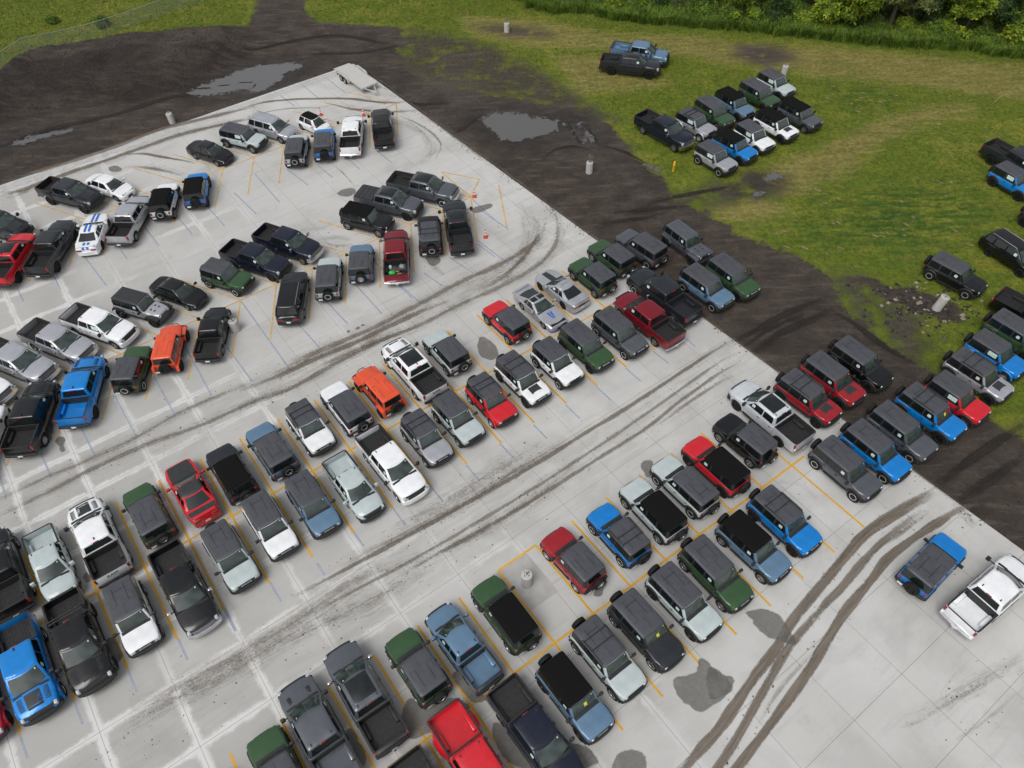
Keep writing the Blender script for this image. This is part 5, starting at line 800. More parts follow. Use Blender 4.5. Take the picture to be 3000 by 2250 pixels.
    for ax in(sp['axF'],sp['axR']):
        for s in(1,-1):
            wh=mkobj('wheel',tme,root,(ax,s*tyo,Rt),(0,0,0 if s>0 else PI)); mkobj('rim',rme,wh)
    # extras
    def sheet(n,x0,x1,yf,lift,mat,yfr=None):
        part(n,(x0,x1,yf,mat.name,str(yfr)),lambda: hood_mesh(sp,fn,x0,x1,.10,lift,mat,n,yfr=yfr or (0,yf),bulge=.045 if trx else (.02 if pick_ else .012),both=yfr is None,edge=.004,nx=8,ny=4))
    if 'decal' in opts: sheet('hood_decal',hx[0]+.10,lerp(hx[0],hx[1],.62),.50,.019,M['trim'])
    if 'vent' in opts:
        for_b=M['trim'] if col!='black' else M['plastic']
        if 'hoodtext' in opts: sheet('hood_panel',hx[0]+.12,hx[1]-.16,.42,.021,for_b)
        def f():
            mb=MB()
            for s in(1,-1):
                for k in range(7):
                    xx=lerp(hx[0]+.18,hx[0]+.80,k/6); ya=s*(w(xx)-.1)*.56; yb=s*(w(xx)-.1)*.84; y0,y1=sorted((ya,yb))
                    sct=section(sp,fn,xx); ys=[p[1] for p in sct][::-1]; zs=[p[2] for p in sct][::-1]; zz=float(np.interp(abs(ya+yb)/2,ys,zs))
                    mb.box(xx-.026,xx+.026,y0,y1,zz-.02,zz+.034,0,.008)
            zz=fn[2](hx[1]-.35)+.03
            mb.box(hx[1]-.30,hx[1]-.18,-.36,.36,zz-.05,zz+.028,0,.03)
            return mb.mesh('hood_vent',[M['plastic']])
        part('hood_vent',(),f)
        if 'hoodtext' in opts:
            xx=lerp(hx[0],hx[1],.42); mkobj('lettering',text_mesh('TRX',.24,M['bluestripe'] if col=='blue' else M['white_txt'],'lettering'),root,(xx,.30 if col=='blue' else .30,fn[2](xx)+.074),(0,R(4),PI))
    if 'hvent' in opts:
        def f():
            mb=MB()
            for s in(1,-1): 
                y0,y1=sorted((s*.42,s*.62)); xx=hx[0]+.35; zz=fn[2](xx); mb.box(xx-.2,xx+.2,y0,y1,zz-.03,zz+.022,0,.008)
            return mb.mesh('hood_vent',[M['plastic']])
        part('hood_vent',('h',),f)
    if 'wvent' in opts:
        def f():
            mb=MB()
            for s in(1,-1):
                for xx in(hx[0]+.30,hx[0]+.62): y0,y1=sorted((s*.16,s*.34)); mb.box(xx-.06,xx+.06,y0,y1,fn[2](xx)-.02,fn[2](xx)+.025,0,.008)
            return mb.mesh('hood_vent',[M['plastic']])
        part('hood_vent',('w',),f)
    if 'stripe' in opts:
        for s in(1,-1): 
            def f():
                mb=MB(); 
                def strip(pts):
                    vs=[];fs=[]
                    for q,z in pts: vs+=[(q,s*.07,z),(q,s*.27,z)]
                    for i in range(len(pts)-1): fs.append((2*i,2*i+1,2*i+3,2*i+2))
                    mb.add(vs,fs)
                strip([(q,fn[2](q)+.036) for q in np.linspace(hx[0]+.1,hx[1],7)]+[(sp['xf']+.012,fn[2](sp['xf'])+.02),(sp['xf']+.03,fn[2](sp['xf'])-.10)])
                c=cb; strip([(c['xft']-.02,c['zr']+.045),(c['xft']-.14,c['zr']+.068),(c['xft']-.3,c['zr']+.074),(c['xrt']+.34,c['zr']+.074),(c['xrt']+.14,c['zr']+.068),(c['xrt']+.0,c['zr']+.036)])
                strip([(q,fn[2](q)+.012) for q in np.linspace(c['xrb']-.03,sp['xr']+.06,5)]+[(sp['xr']-.01,fn[2](sp['xr'])-.0),(sp['xr']-.016,fn[2](sp['xr'])-.10)])
                return mb.mesh('racing_stripe',[M['bluestripe']],0)
            part('racing_stripe',(s,),f)
    if 'hoodblk' in opts: sheet('hood_stripe',hx[0]+.05,hx[1]-.1,.30,.021,M['trim'])
    if 'blacktop' in opts:
        sheet('hood_panel',hx[0]+.02,hx[1]-.03,.90,.021,M['trim'])
        part('trunk_panel',(),lambda: hood_mesh(sp,fn,sp['xr']+.05,cb['xrb']-.01,.09,.014,M['trim'],'trunk_panel',nx=4))
    if 'tbar' in opts:
        for k,s in enumerate((1,-1)): 
            part('hood_emblem',(s,),lambda: (lambda mb:(mb.add([(hx[0]+.30,s*.04,fn[2](hx[0]+.30)+.04),(hx[0]+.30,s*.22,fn[2](hx[0]+.30)+.036),(hx[0]+.95,s*.10,fn[2](hx[0]+.95)+.034),(hx[0]+.95,s*.02,fn[2](hx[0]+.95)+.036)],[(0,1,2,3)]),mb.mesh('hood_emblem',[M['bluestripe']],0))[1])(MB()))
    if ty in('mus',): part('rear_trim',(),lambda: MB().box(sp['xr']-.026,sp['xr']+.02,-.34,.34,fn[1](sp['xr'])-.22,fn[1](sp['xr'])-.04,0,.02).mesh('rear_trim',[M['plastic']]))
    return root
# ------------------------------------------------------------------ setting
A0=np.array([-4.8177,10.6841]); YAW=0.610511
U=np.array([math.cos(YAW),math.sin(YAW)]); Wv=np.array([-math.sin(YAW),math.cos(YAW)])
def uw(u,w): return A0+U*u+Wv*w
def to_uw(p): d=np.asarray(p)-A0; return float(d@U),float(d@Wv)
def sdist(P,poly):
    """signed distance (positive inside) of points P (n,2) to a polygon"""
    poly=np.array(poly); n=len(poly); best=np.full(len(P),1e9); ins=np.zeros(len(P),bool)
    for i in range(n):
        a,b=poly[i],poly[(i+1)%n]; e=b-a; v=P-a; t=np.clip((v@e)/(e@e+1e-12),0,1); best=np.minimum(best,np.hypot(*(v-t[:,None]*e).T))
        c=(a[1]>P[:,1])!=(b[1]>P[:,1]); 
        with np.errstate(divide='ignore',invalid='ignore'): xi=a[0]+(P[:,1]-a[1])*(b[0]-a[0])/(b[1]-a[1])
        ins^=c&(P[:,0]<xi)
    return np.where(ins,best,-best)
def pdist(P,line):
    line=np.array(line); best=np.full(len(P),1e9)
    for a,b in zip(line[:-1],line[1:]):
        e=b-a; v=P-a; t=np.clip((v@e)/(e@e+1e-12),0,1); best=np.minimum(best,np.hypot(*(v-t[:,None]*e).T))
    return best
SLAB=[uw(-110,63.95),uw(30.45,63.75),uw(33.6,-14),uw(34.8,-45),uw(-110,-45)]
# ---- ground sheet
def axis(lo,hi,step,far):
    c=np.arange(lo,hi+step/2,step); out=[];q=hi;s=step
    while q<far: s*=1.35; q+=s; out.append(q)
    inn=[];q=lo;s=step
    while q>-far: s*=1.35; q-=s; inn.append(q)
    return np.concatenate([np.array(inn[::-1]),c,np.array(out)])
GX=axis(-72,72,.5,900); GY=axis(-4,112,.5,900)
XX,YY=np.meshgrid(GX,GY); PT=np.stack([XX.ravel(),YY.ravel()],-1)
def fbm(P,sc,o=4,seed=0.0):
    return np.array([mnoise.fractal(Vector((a*sc+seed,b*sc-seed,seed)),1.0,2.0,o) for a,b in P])
nzL=fbm(PT,.05,3,3.1); nzM=fbm(PT,.35,3,7.7)
def att(polys,soft):
    d=np.full(len(PT),-1e9)
    for p in polys: d=np.maximum(d,sdist(PT,p))
    return np.clip(.5+d/(2*soft),0,1),d
dirt,dsd=att(FEAT['dirt'],1.6); mix,_=att(FEAT['mix'],3.0); tan,_=att(FEAT['tan'],2.2); lush,_=att(FEAT['lush'],2.5); tall,_=att(FEAT['tall'],1.6); tall=np.clip(tall+.35*nzM,0,1)
rut=np.zeros(len(PT))
rutd=np.full(len(PT),1e9)
for line,wd in FEAT['rut']: 
    d=pdist(PT,line); rut=np.maximum(rut,np.clip(1.25-d/wd,0,1)); rutd=np.minimum(rutd,d)
wetp=np.zeros(len(PT))
for p in FEAT['puddle']: wetp=np.maximum(wetp,np.clip(1+sdist(PT,p)/2.5,0,1))
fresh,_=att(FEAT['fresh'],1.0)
slabd=sdist(PT,SLAB)
rg=pdist(PT,FEAT['ridge'][0]); ft=pdist(PT,FEAT['foot'][0])
bz=sdist(PT,list(FEAT['foot'][0])+[(-30,98),(-75,98),(-90,70)])   # berm zone, positive beyond the foot
dpos=np.clip(bz/4.2,0,1); berm=(dpos*dpos*(3-2*dpos))*1.9*np.clip(1-(rg-1.0)/11.0,0.12,1)*np.clip((dsd+1.5)/3,0,1)*np.clip((-15-PT[:,0])/9,0,1)
Z=-.075+.05*nzL*np.clip(-slabd/6,0,1)+.02*nzM*np.clip(-slabd/2,0,1)*np.clip(1-wetp*1.4,0,1)
Z=Z+berm*(1+.26*nzM)-.05*np.clip(1.2-rutd/.5,0,1)*np.clip(-slabd/.6,0,1)+.03*np.exp(-((rutd-.75)/.25)**2)*np.clip(-slabd/.6,0,1)
Z=Z+np.where(tall>.3,.10*np.maximum(nzM,0),0)
Z=np.where(slabd>.15,-.15,Z)
Z=np.where((slabd>-.8)&(slabd<=.15),np.minimum(Z,-.03),Z)
nx,ny=len(GX),len(GY)
me=bpy.data.meshes.new('ground')
vs=np.stack([PT[:,0],PT[:,1],Z],-1)
idx=np.arange(nx*ny).reshape(ny,nx); q=np.stack([idx[:-1,:-1],idx[:-1,1:],idx[1:,1:],idx[1:,:-1]],-1).reshape(-1,4)
me.from_pydata(vs.tolist(),[],q.tolist())
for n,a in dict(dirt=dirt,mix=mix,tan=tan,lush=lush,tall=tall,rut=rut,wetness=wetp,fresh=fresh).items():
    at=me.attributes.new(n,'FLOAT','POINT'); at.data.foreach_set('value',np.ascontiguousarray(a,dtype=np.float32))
me.polygons.foreach_set('use_smooth',[True]*len(me.polygons))
def zground(x,y):
    ix=min(max(int(np.searchsorted(GX,x))-1,0),nx-2); iy=min(max(int(np.searchsorted(GY,y))-1,0),ny-2)
    tx=(x-GX[ix])/(GX[ix+1]-GX[ix]); ty=(y-GY[iy])/(GY[iy+1]-GY[iy]); z=Z.reshape(ny,nx)
    return float((z[iy,ix]*(1-tx)+z[iy,ix+1]*tx)*(1-ty)+(z[iy+1,ix]*(1-tx)+z[iy+1,ix+1]*tx)*ty)
class NT:
    def __init__(s,name): s.m,s.nt,s.P,s.N,s.L=newmat(name)
    def n(s,t,**k):
        o=s.N.new(t)
        for a,b in k.items(): setattr(o,a,b)
        return o
    def link(s,a,b): s.L.new(a,b)
    def val(s,x,sock):
        if isinstance(x,(int,float)): sock.default_value=x
        elif isinstance(x,(tuple,list)): sock.default_value=rgb(x) if len(sock.default_value)==4 else x
        else: s.L.new(x,sock)
    def math(s,op,a,b=0.0,c=0.0,clamp=False):
        o=s.n('ShaderNodeMath',operation=op,use_clamp=clamp); s.val(a,o.inputs[0]); s.val(b,o.inputs[1])
        if len(o.inputs)>2: s.val(c,o.inputs[2])
        return o.outputs[0]
    def mix(s,f,a,b,mode='MIX'):
        o=s.n('ShaderNodeMix',data_type='RGBA',blend_type=mode); s.val(f,o.inputs[0]); s.val(a,o.inputs[6]); s.val(b,o.inputs[7]); return o.outputs[2]
    def noise(s,vec,scale,detail=4,rough=.5,dist=0.0):
        o=s.n('ShaderNodeTexNoise'); o.inputs['Scale'].default_value=scale; o.inputs['Detail'].default_value=detail; o.inputs['Roughness'].default_value=rough; o.inputs['Distortion'].default_value=dist
        s.link(vec,o.inputs['Vector']); return o.outputs['Fac']
    def ramp(s,f,lo,hi,a=0.0,b=1.0):
        o=s.n('ShaderNodeMapRange',interpolation_type='SMOOTHSTEP'); s.val(f,o.inputs[0]); o.inputs[1].default_value=lo; o.inputs[2].default_value=hi; o.inputs[3].default_value=a; o.inputs[4].default_value=b; return o.outputs[0]
    def attr(s,n): o=s.n('ShaderNodeAttribute'); o.attribute_name=n; return o.outputs['Fac']
    def coord(s,scale=None,rot=None):
        tc=s.n('ShaderNodeTexCoord'); v=tc.outputs['Object']
        if scale or rot:
            mp=s.n('ShaderNodeMapping'); s.link(v,mp.inputs['Vector'])
            if scale: mp.inputs['Scale'].default_value=scale
            if rot: mp.inputs['Rotation'].default_value=rot
            v=mp.outputs['Vector']
        return v
    def bump(s,h,st,dist=.02):
        o=s.n('ShaderNodeBump'); o.inputs['Strength'].default_value=st; o.inputs['Distance'].default_value=dist; s.link(h,o.inputs['Height']); s.link(o.outputs['Normal'],s.P.inputs['Normal'])
g=NT('ground_soil_and_grass'); v=g.coord()
nA=g.noise(v,.09,5,.6); nB=g.noise(v,.5,5,.6); nC=g.noise(v,2.6,4,.65); nD=g.noise(v,11,3,.6); nS=g.noise(g.coord((.35,1.6,1),(0,0,-.45)),1.0,5,.65)
nB2=g.noise(v,1.1,4,.6)
# grass
gr=g.mix(g.ramp(nA,.35,.65),(.125,.160,.018),(.195,.205,.036))
gr=g.mix(g.ramp(nB,.40,.62),gr,(.112,.158,.018))
gr=g.mix(g.math('MULTIPLY',g.ramp(nB2,.58,.74),.35),gr,(.150,.130,.028))
lushm=g.math('MULTIPLY',g.attr('lush'),g.ramp(nS,.40,.60)); gr=g.mix(g.math('MULTIPLY',lushm,.85),gr,(.030,.085,.014))
tanm=g.ramp(g.math('ADD',g.math('ADD',g.attr('tan'),g.math('MULTIPLY',nS,1.1)),g.math('MULTIPLY',nB,.5)),1.00,1.55)
tc_=g.mix(g.ramp(nS,.3,.7),(.185,.155,.055),(.285,.235,.105)); gr=g.mix(g.math('MULTIPLY',tanm,.85),gr,tc_)
gr=g.mix(g.math('MULTIPLY',g.attr('tall'),.85),gr,(.070,.122,.016))
gr=g.mix(.36,gr,g.mix(g.ramp(nC,.28,.74),(.025,.032,.006),(.80,.82,.36)),'OVERLAY')
gr=g.mix(.28,gr,g.mix(g.ramp(nD,.3,.7),(.10,.10,.06),(.85,.85,.55)),'OVERLAY')
# soil
so=g.mix(g.ramp(nB,.32,.68),(.036,.028,.0225),(.086,.068,.056))
so=g.mix(g.ramp(nC,.3,.75),so,(.055,.044,.036)); so=g.mix(g.math('MULTIPLY',g.ramp(nS,.50,.70),.65),so,(.130,.105,.085))
so=g.mix(g.math('MULTIPLY',g.ramp(nD,.64,.74),.4),so,(.12,.10,.085))
so=g.mix(g.math('MULTIPLY',g.ramp(nD,.25,.40,1,0),.6),so,(.012,.010,.009))
so=g.mix(g.math('MULTIPLY',g.attr('wetness'),.65),so,(.018,.0145,.0125))
so=g.mix(g.math('MULTIPLY',g.attr('rut'),g.ramp(nC,.2,.6,.15,.40)),so,(.016,.012,.009))
edge=g.math('ADD',g.attr('dirt'),g.math('ADD',g.math('MULTIPLY',g.math('SUBTRACT',nB,.5),1.0),g.math('MULTIPLY',g.math('SUBTRACT',nC,.5),.7)))
dm=g.ramp(edge,.42,.60)
mm=g.math('MULTIPLY',g.ramp(g.math('ADD',g.math('MULTIPLY',nA,.5),g.math('ADD',nB,g.math('MULTIPLY',nC,.35))),.68,.98),g.ramp(g.attr('mix'),.2,.7))
dm=g.math('MAXIMUM',dm,mm); dm=g.math('MAXIMUM',dm,g.math('MULTIPLY',g.attr('rut'),g.ramp(nC,.35,.6,0.0,.75)))
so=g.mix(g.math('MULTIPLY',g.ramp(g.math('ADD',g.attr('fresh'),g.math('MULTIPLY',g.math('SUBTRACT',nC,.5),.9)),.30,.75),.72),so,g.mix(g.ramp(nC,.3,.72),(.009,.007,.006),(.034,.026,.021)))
so=g.mix(g.math('MULTIPLY',g.ramp(g.math('ADD',g.math('MULTIPLY',nA,.7),g.math('MULTIPLY',nS,.4)),.52,.70),.5),so,(.095,.080,.068))
# thin weeds growing back on the soil
weed=g.math('MULTIPLY',g.ramp(g.math('ADD',g.math('MULTIPLY',nA,.6),g.math('MULTIPLY',nB2,.7)),.78,.95),g.ramp(nC,.50,.62))
so=g.mix(g.math('MULTIPLY',weed,.55),so,(.055,.070,.014))
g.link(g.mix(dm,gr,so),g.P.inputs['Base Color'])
g.P.inputs['Specular IOR Level'].default_value=.25
g.link(g.ramp(g.math('MULTIPLY',g.attr('wetness'),dm),.2,1,.92,.45),g.P.inputs['Roughness'])
h=g.math('ADD',g.math('MULTIPLY',nC,1.0),g.math('ADD',g.math('MULTIPLY',nD,.55),g.math('MULTIPLY',g.noise(v,30,2,.6),.25))); g.bump(h,.9,.16)
me.materials.append(g.m)
tag(mkobj('ground',me),kind='structure')
# ---- concrete slab (object coordinates = rows / stalls)
def slab():
    mb=MB(); pts=[to_uw(p) for p in SLAB]; n=len(pts)
    vs=[(a,b,0) for a,b in pts]+[(a,b,-.2) for a,b in pts]
    mb.add(vs,[list(range(n))[::-1]]+[(i,(i+1)%n,n+(i+1)%n,n+i) for i in range(n)])
    c=NT('concrete'); v=c.coord(); sx=c.n('ShaderNodeSeparateXYZ'); c.link(v,sx.inputs[0]); u,w=sx.outputs[0],sx.outputs[1]
    pu,pw=3.89,3.72
    def cell(x,off,per):
        t=c.math('DIVIDE',c.math('ADD',x,off),per); fr=c.math('FRACT',t); d=c.math('MULTIPLY',c.math('MINIMUM',fr,c.math('SUBTRACT',1.0,fr)),per); return c.math('FLOOR',t),d
    cu,du=cell(u,13.2+389,pu); cw,dw=cell(w,-10.2+372,pw)
    d=c.math('MINIMUM',du,dw)
    cx=c.n('ShaderNodeCombineXYZ'); c.link(cu,cx.inputs[0]); c.link(cw,cx.inputs[1]); wn=c.n('ShaderNodeTexWhiteNoise',noise_dimensions='2D'); c.link(cx.outputs[0],wn.inputs['Vector'])
    n1=c.noise(v,.12,5,.6); n2=c.noise(v,.8,5,.65); n3=c.noise(v,5,4,.65); ns=c.noise(c.coord((.25,2.2,1)),1.0,5,.65); n4=c.noise(v,38,2,.6)
    b=c.mix(c.ramp(n1,.3,.7),(.445,.440,.420),(.570,.566,.545))
    b=c.mix(c.ramp(n2,.3,.75),b,(.515,.508,.485)); b=c.mix(c.math('MULTIPLY',c.ramp(ns,.50,.74),.26),b,(.30,.29,.27)); b=c.mix(c.math('MULTIPLY',c.ramp(c.noise(v,.22,4,.6,.6),.44,.70),.50),b,(.36,.353,.335))
    ais=c.math('MAXIMUM',c.ramp(c.math('ABSOLUTE',c.math('SUBTRACT',w,8.6)),.6,3.2,1,0),c.ramp(c.math('ABSOLUTE',c.math('SUBTRACT',w,26.3)),.6,3.0,1,0)); b=c.mix(c.math('MULTIPLY',c.math('MULTIPLY',ais,c.ramp(c.math('ADD',c.math('MULTIPLY',ns,.6),c.math('MULTIPLY',n2,.5)),.42,.66)),.42),b,(.34,.32,.285))
    b=c.mix(c.math('MULTIPLY',c.ramp(n3,.58,.78),.28),b,(.33,.325,.31))
    b=c.mix(c.math('MULTIPLY',c.math('SUBTRACT',wn.outputs[0],.5),.22),b,(.75,.75,.74),'MIX')
    # lighter bands beside the joints where the slab dries first
    band=c.math('MULTIPLY',c.ramp(c.math('ADD',d,c.math('ADD',c.math('MULTIPLY',c.math('SUBTRACT',n2,.5),.7),c.math('MULTIPLY',c.math('SUBTRACT',n3,.5),.25))),.08,.36,1,0),c.ramp(c.math('ADD',n1,c.math('MULTIPLY',u,-.012)),.34,.62))
    zone=c.ramp(c.math('ADD',n1,c.math('MULTIPLY',u,-.012)),.34,.62); b=c.mix(c.math('MULTIPLY',zone,.50),b,(.345,.338,.318))
    b=c.mix(c.math('MULTIPLY',band,.85),b,(.67,.665,.645))
    b=c.mix(c.math('MULTIPLY',c.ramp(d,.006,.018,1,0),.72),b,(.15,.14,.13))
    b=c.mix(c.math('MULTIPLY',c.ramp(n4,.60,.75),.08),b,(.22,.21,.19)); b=c.mix(c.math('MULTIPLY',c.ramp(c.noise(v,.35,4,.7),.62,.78),.35),b,(.34,.31,.27))
    c.link(b,c.P.inputs['Base Color']); c.P.inputs['Roughness'].default_value=.82; c.P.inputs['Specular IOR Level'].default_value=.3
    c.bump(n3,.15,.01)
    o=mkobj('concrete_slab',mb.mesh('concrete_slab',[c.m],0)); o.location=(A0[0],A0[1],0); o.rotation_euler=(0,0,YAW); return tag(o,kind='structure')
slab()
# ---- painted markings, in the slab's frame
def marks(name,segs,mat,wd=.125,z=.004):
    mb=MB()
    for si,(a,b) in enumerate(segs):
        zq=z+(.0012 if abs(b[1]-a[1])<abs(b[0]-a[0])*.2 else .0005*(si%2))
        a=np.array(a,float);b=np.array(b,float); e=(b-a)/np.hypot(*(b-a)); n=np.array([-e[1],e[0]])*wd/2
        mb.add([(*(a+n),zq),(*(a-n),zq),(*(b-n),zq),(*(b+n),zq)],[(0,1,2,3)])
    o=mkobj(name,mb.mesh(name,[mat],0)); o.location=(A0[0],A0[1],0); o.rotation_euler=(0,0,YAW); return tag(o,kind='structure')
def worn(name,c,alpha,lo,hi):
    k=NT(name); v=k.coord(); n=k.noise(v,1.2,5,.7); n2=k.noise(v,14,3,.6)
    k.link(k.mix(k.ramp(n,.3,.7),[q*.85 for q in c],c),k.P.inputs['Base Color']); k.P.inputs['Roughness'].default_value=.7
    k.link(k.math('MULTIPLY',k.ramp(k.math('ADD',k.math('MULTIPLY',n2,.45),k.math('MULTIPLY',n,.6)),lo,hi,.35,1.0),alpha),k.P.inputs['Alpha']); return k.m
YEL=worn('yellow_paint',(.74,.40,.035),.96,.28,.42); YELF=worn('faded_yellow_paint',(.78,.50,.16),.82,.34,.62); BLU=worn('faded_blue_paint',(.43,.49,.62),.62,.34,.60)
s=2.743; seg=[]
for i in range(-5,11):
    u0=i*s
    seg.append(((u0,-5.53),(u0,5.29)))
seg.append(((-6*s,.0),(3*s-.05,.0))); seg.append(((3*s+.05,0),(10*s+1.2,0))); seg.append(((3*s,5.29),(4*s,5.29)))
marks('parking_lines_front',[q for q in seg if q[0]!=q[1]],YEL,.135)
seg=[]
ub,wb=-11.016-2.743*8,18.04
for i in range(0,24):
    u0=ub+i*s
    if u0<30: seg.append(((u0,wb-5.5),(u0,wb+5.3)))
seg.append(((ub,wb+.0),(29.5,wb+.0)))
marks('parking_lines_middle',seg,YEL,.135,.0045)
seg=[]; hu=[-4-3.07*k for k in range(8,0,-1)]+list(FEAT['hb3u'])
for u0 in hu: seg+=[((u0,35.85),(u0-2.98,30.45)),((u0,35.85),(u0-3.0,41.1))]
seg+=[((hu[0],35.85),(hu[-1]+.1,35.85)),((27.08,35.83),(27.08,40.68)),((27.08,40.68),(29.2,37.6)),((29.2,37.6),(27.15,35.9)),((30.1,35.83),(27.08,30.39))]
marks('parking_lines_angled',seg,YELF,.135,.0042)
seg=[]; hu=[-4.45-3.1*k for k in range(10,0,-1)]+[-4.45,-1.34,1.55,4.52,7.48,11.2,14.31,17.35,20.6,23.75,26.8,29.9]
for u0 in hu: seg+=[((u0,53.6),(u0-2.98,48.25)),((u0,53.6),(u0-2.95,58.9))]
seg+=[((hu[0],53.6),(30.2,53.6))]
marks('parking_lines_far',seg,YELF,.135,.0042)
marks('old_blue_lines',[(to_uw(a),to_uw(b)) for a,b in FEAT['blue']],BLU,.13,.0021)
# light strip along the slab's long edge
marks('slab_edge_band',[((-80,63.2),(29.6,62.95))],worn('pale_edge',(.66,.66,.65),.55,.3,.6),1.0,.0012)
# ---- dirt tracks, wet stains
def mud(name,c,c2):
    k=NT(name); uvn=k.n('ShaderNodeAttribute'); uvn.attribute_name='across'; ac=uvn.outputs['Fac']; st=k.attr('strength'); v=k.coord()
    n=k.noise(v,1.3,5,.7); n2=k.noise(v,7,4,.7); n3=k.noise(v,30,2,.6)
    cv=k.n('ShaderNodeCombineXYZ'); al=k.attr('along'); sg=k.attr('side'); k.link(k.math('MULTIPLY',al,.55),cv.inputs[0]); k.link(k.math('MULTIPLY',sg,4.2),cv.inputs[1]); k.link(k.math('MULTIPLY',st,3.1),cv.inputs[2]); sk=k.noise(cv.outputs[0],1.0,4,.65)
    k.link(k.mix(k.ramp(sk,.3,.7),c,c2),k.P.inputs['Base Color']); k.P.inputs['Roughness'].default_value=.9
    e=k.math('SUBTRACT',1.0,k.math('MULTIPLY',ac,ac)); t=k.math('ADD',k.math('MULTIPLY',e,.8),k.math('ADD',k.math('MULTIPLY',k.math('SUBTRACT',n,.5),.9),k.math('ADD',k.math('MULTIPLY',k.math('SUBTRACT',n2,.5),1.0),k.math('MULTIPLY',k.math('SUBTRACT',n3,.5),.5))))
    t=k.math('ADD',k.math('ADD',t,k.math('MULTIPLY',k.math('SUBTRACT',sk,.5),k.math('SUBTRACT',2.1,k.math('MULTIPLY',st,1.3)))),k.math('SUBTRACT',st,.56)); k.link(k.math('MULTIPLY',k.ramp(t,.05,.80),k.math('ADD',k.math('MULTIPLY',st,.82),.06)),k.P.inputs['Alpha'])
    return k.m
MUD=mud('dried_mud',(.125,.097,.072),(.225,.188,.148)); RUTM=mud('wet_rut_soil',(.010,.0075,.006),(.030,.023,.018))
def smooth_line(pts,step=.35):
    P=[np.array(p,float) for p in pts]; out=[]
    P=[2*P[0]-P[1]]+P+[2*P[-1]-P[-2]]
    for i in range(1,len(P)-2):
        n=max(2,int(np.hypot(*(P[i+1]-P[i]))/step))
        for k in range(n):
            t=k/n; a,b,c,d=P[i-1],P[i],P[i+1],P[i+2]
            out.append(.5*((2*b)+(-a+c)*t+(2*a-5*b+4*c-d)*t*t+(-a+3*b-3*c+d)*t**3))
    out.append(P[-2]); return out
def ribbons(name,tracks,mat,wk,zfun):
    mb=MB(); ac=[];stv=[];al=[];sd=[]
    for ti,(pts,wd,st) in enumerate(tracks):
        L=smooth_line(pts); n=len(L)
        base=len(mb.v); acc=ti*17.3
        for i,p in enumerate(L):
            d=L[min(i+1,n-1)]-L[max(i-1,0)]; d/=np.hypot(*d)+1e-9; nn=np.array([-d[1],d[0]]); w=wd*wk*(1+.35*mnoise.noise(Vector((i*.22,ti*3.3,0)))); en=min(1,i/9,(n-1-i)/9)*.75+.25; acc+=.35
            for k in range(5):
                a=-1+k*.5; q=p+nn*a*w/2*1.5; mb.v.append((q[0],q[1],zfun(q[0],q[1],ti))); ac.append(abs(a)); stv.append(st*en); al.append(acc); sd.append(a*wd+ti*2.7)
        for i in range(n-1):
            for k in range(4): mb.f.append([base+i*5+k,base+i*5+k+1,base+(i+1)*5+k+1,base+(i+1)*5+k]); mb.m.append(0)
    me=mb.mesh(name,[mat],0)
    for nm,a in (('across',ac),('strength',stv),('along',al),('side',sd)):
        at=me.attributes.new(nm,'FLOAT','POINT'); at.data.foreach_set('value',np.array(a,dtype=np.float32))
    tag(mkobj(name,me),kind='structure')
edge=[(tuple(uw(30.75-.02+(33.6-30.75)*(63.5-w0)/77.5+.0,w0) for w0 in np.arange(63,-13,-4.0)),.45,.40)]
ribbons('mud_tracks',list(FEAT['track'])+edge,MUD,.62,lambda x,y,t:.0062+.00012*t)
ribbons('wheel_ruts',[(a,b,.95) for a,b in FEAT['rut']],RUTM,.78,lambda x,y,t:max(zground(x,y),-.09)+.016+.0004*t)
def blobpoly(poly,jit=.10,rep=3,seed=0):
    P=[np.array(p,float) for p in poly]
    for r in range(rep):
        Q=[]
        for i in range(len(P)):
            a,b=P[i],P[(i+1)%len(P)]; Q+= [a*.75+b*.25,a*.25+b*.75]
        P=Q
    c=sum(P)/len(P); out=[]
    for i,p in enumerate(P):
        n=mnoise.noise(Vector((p[0]*1.6+seed,p[1]*1.6,seed)))+.6*mnoise.noise(Vector((p[0]*5+seed,p[1]*5,seed))); d=p-c; d/=np.hypot(*d)+1e-9; out.append(p+d*n*jit)
    return out
def flatpoly(mb,poly,z,inset,vals,cell=.14):
    """flat sheet cut from a fine grid; 'edge' is the distance to the outline in units of inset"""
    P=np.array(poly); lo=P.min(0)-.35; hi=P.max(0)+.35; n=np.maximum(3,np.ceil((hi-lo)/cell).astype(int)); xs=np.linspace(lo[0],hi[0],n[0]); ys=np.linspace(lo[1],hi[1],n[1])
    X,Y=np.meshgrid(xs,ys); Q=np.stack([X.ravel(),Y.ravel()],-1); d=sdist(Q,P); b=len(mb.v); ok=d>-.35
    mb.v+=[(a,c,z) for a,c in Q.tolist()]; vals+=np.clip(.5+d/inset,0,1).tolist(); I=np.arange(n[0]*n[1]).reshape(n[1],n[0])
    for r in range(n[1]-1):
        for c in range(n[0]-1):
            q=(I[r,c],I[r,c+1],I[r+1,c+1],I[r+1,c])
            if ok[q[0]] or ok[q[1]] or ok[q[2]] or ok[q[3]]: mb.f.append([b+int(k) for k in q]); mb.m.append(0)
def edgeattr(me,vals): at=me.attributes.new('edge','FLOAT','POINT'); at.data.foreach_set('value',np.array(vals,dtype=np.float32)); return me
k=NT('wet_concrete'); v=k.coord(); n=k.noise(v,.9,5,.65); n2=k.noise(v,6,4,.7)
k.link(k.mix(k.ramp(n,.3,.7),(.125,.120,.105),(.205,.20,.18)),k.P.inputs['Base Color']); k.P.inputs['Roughness'].default_value=.42; k.P.inputs['Specular IOR Level'].default_value=.35
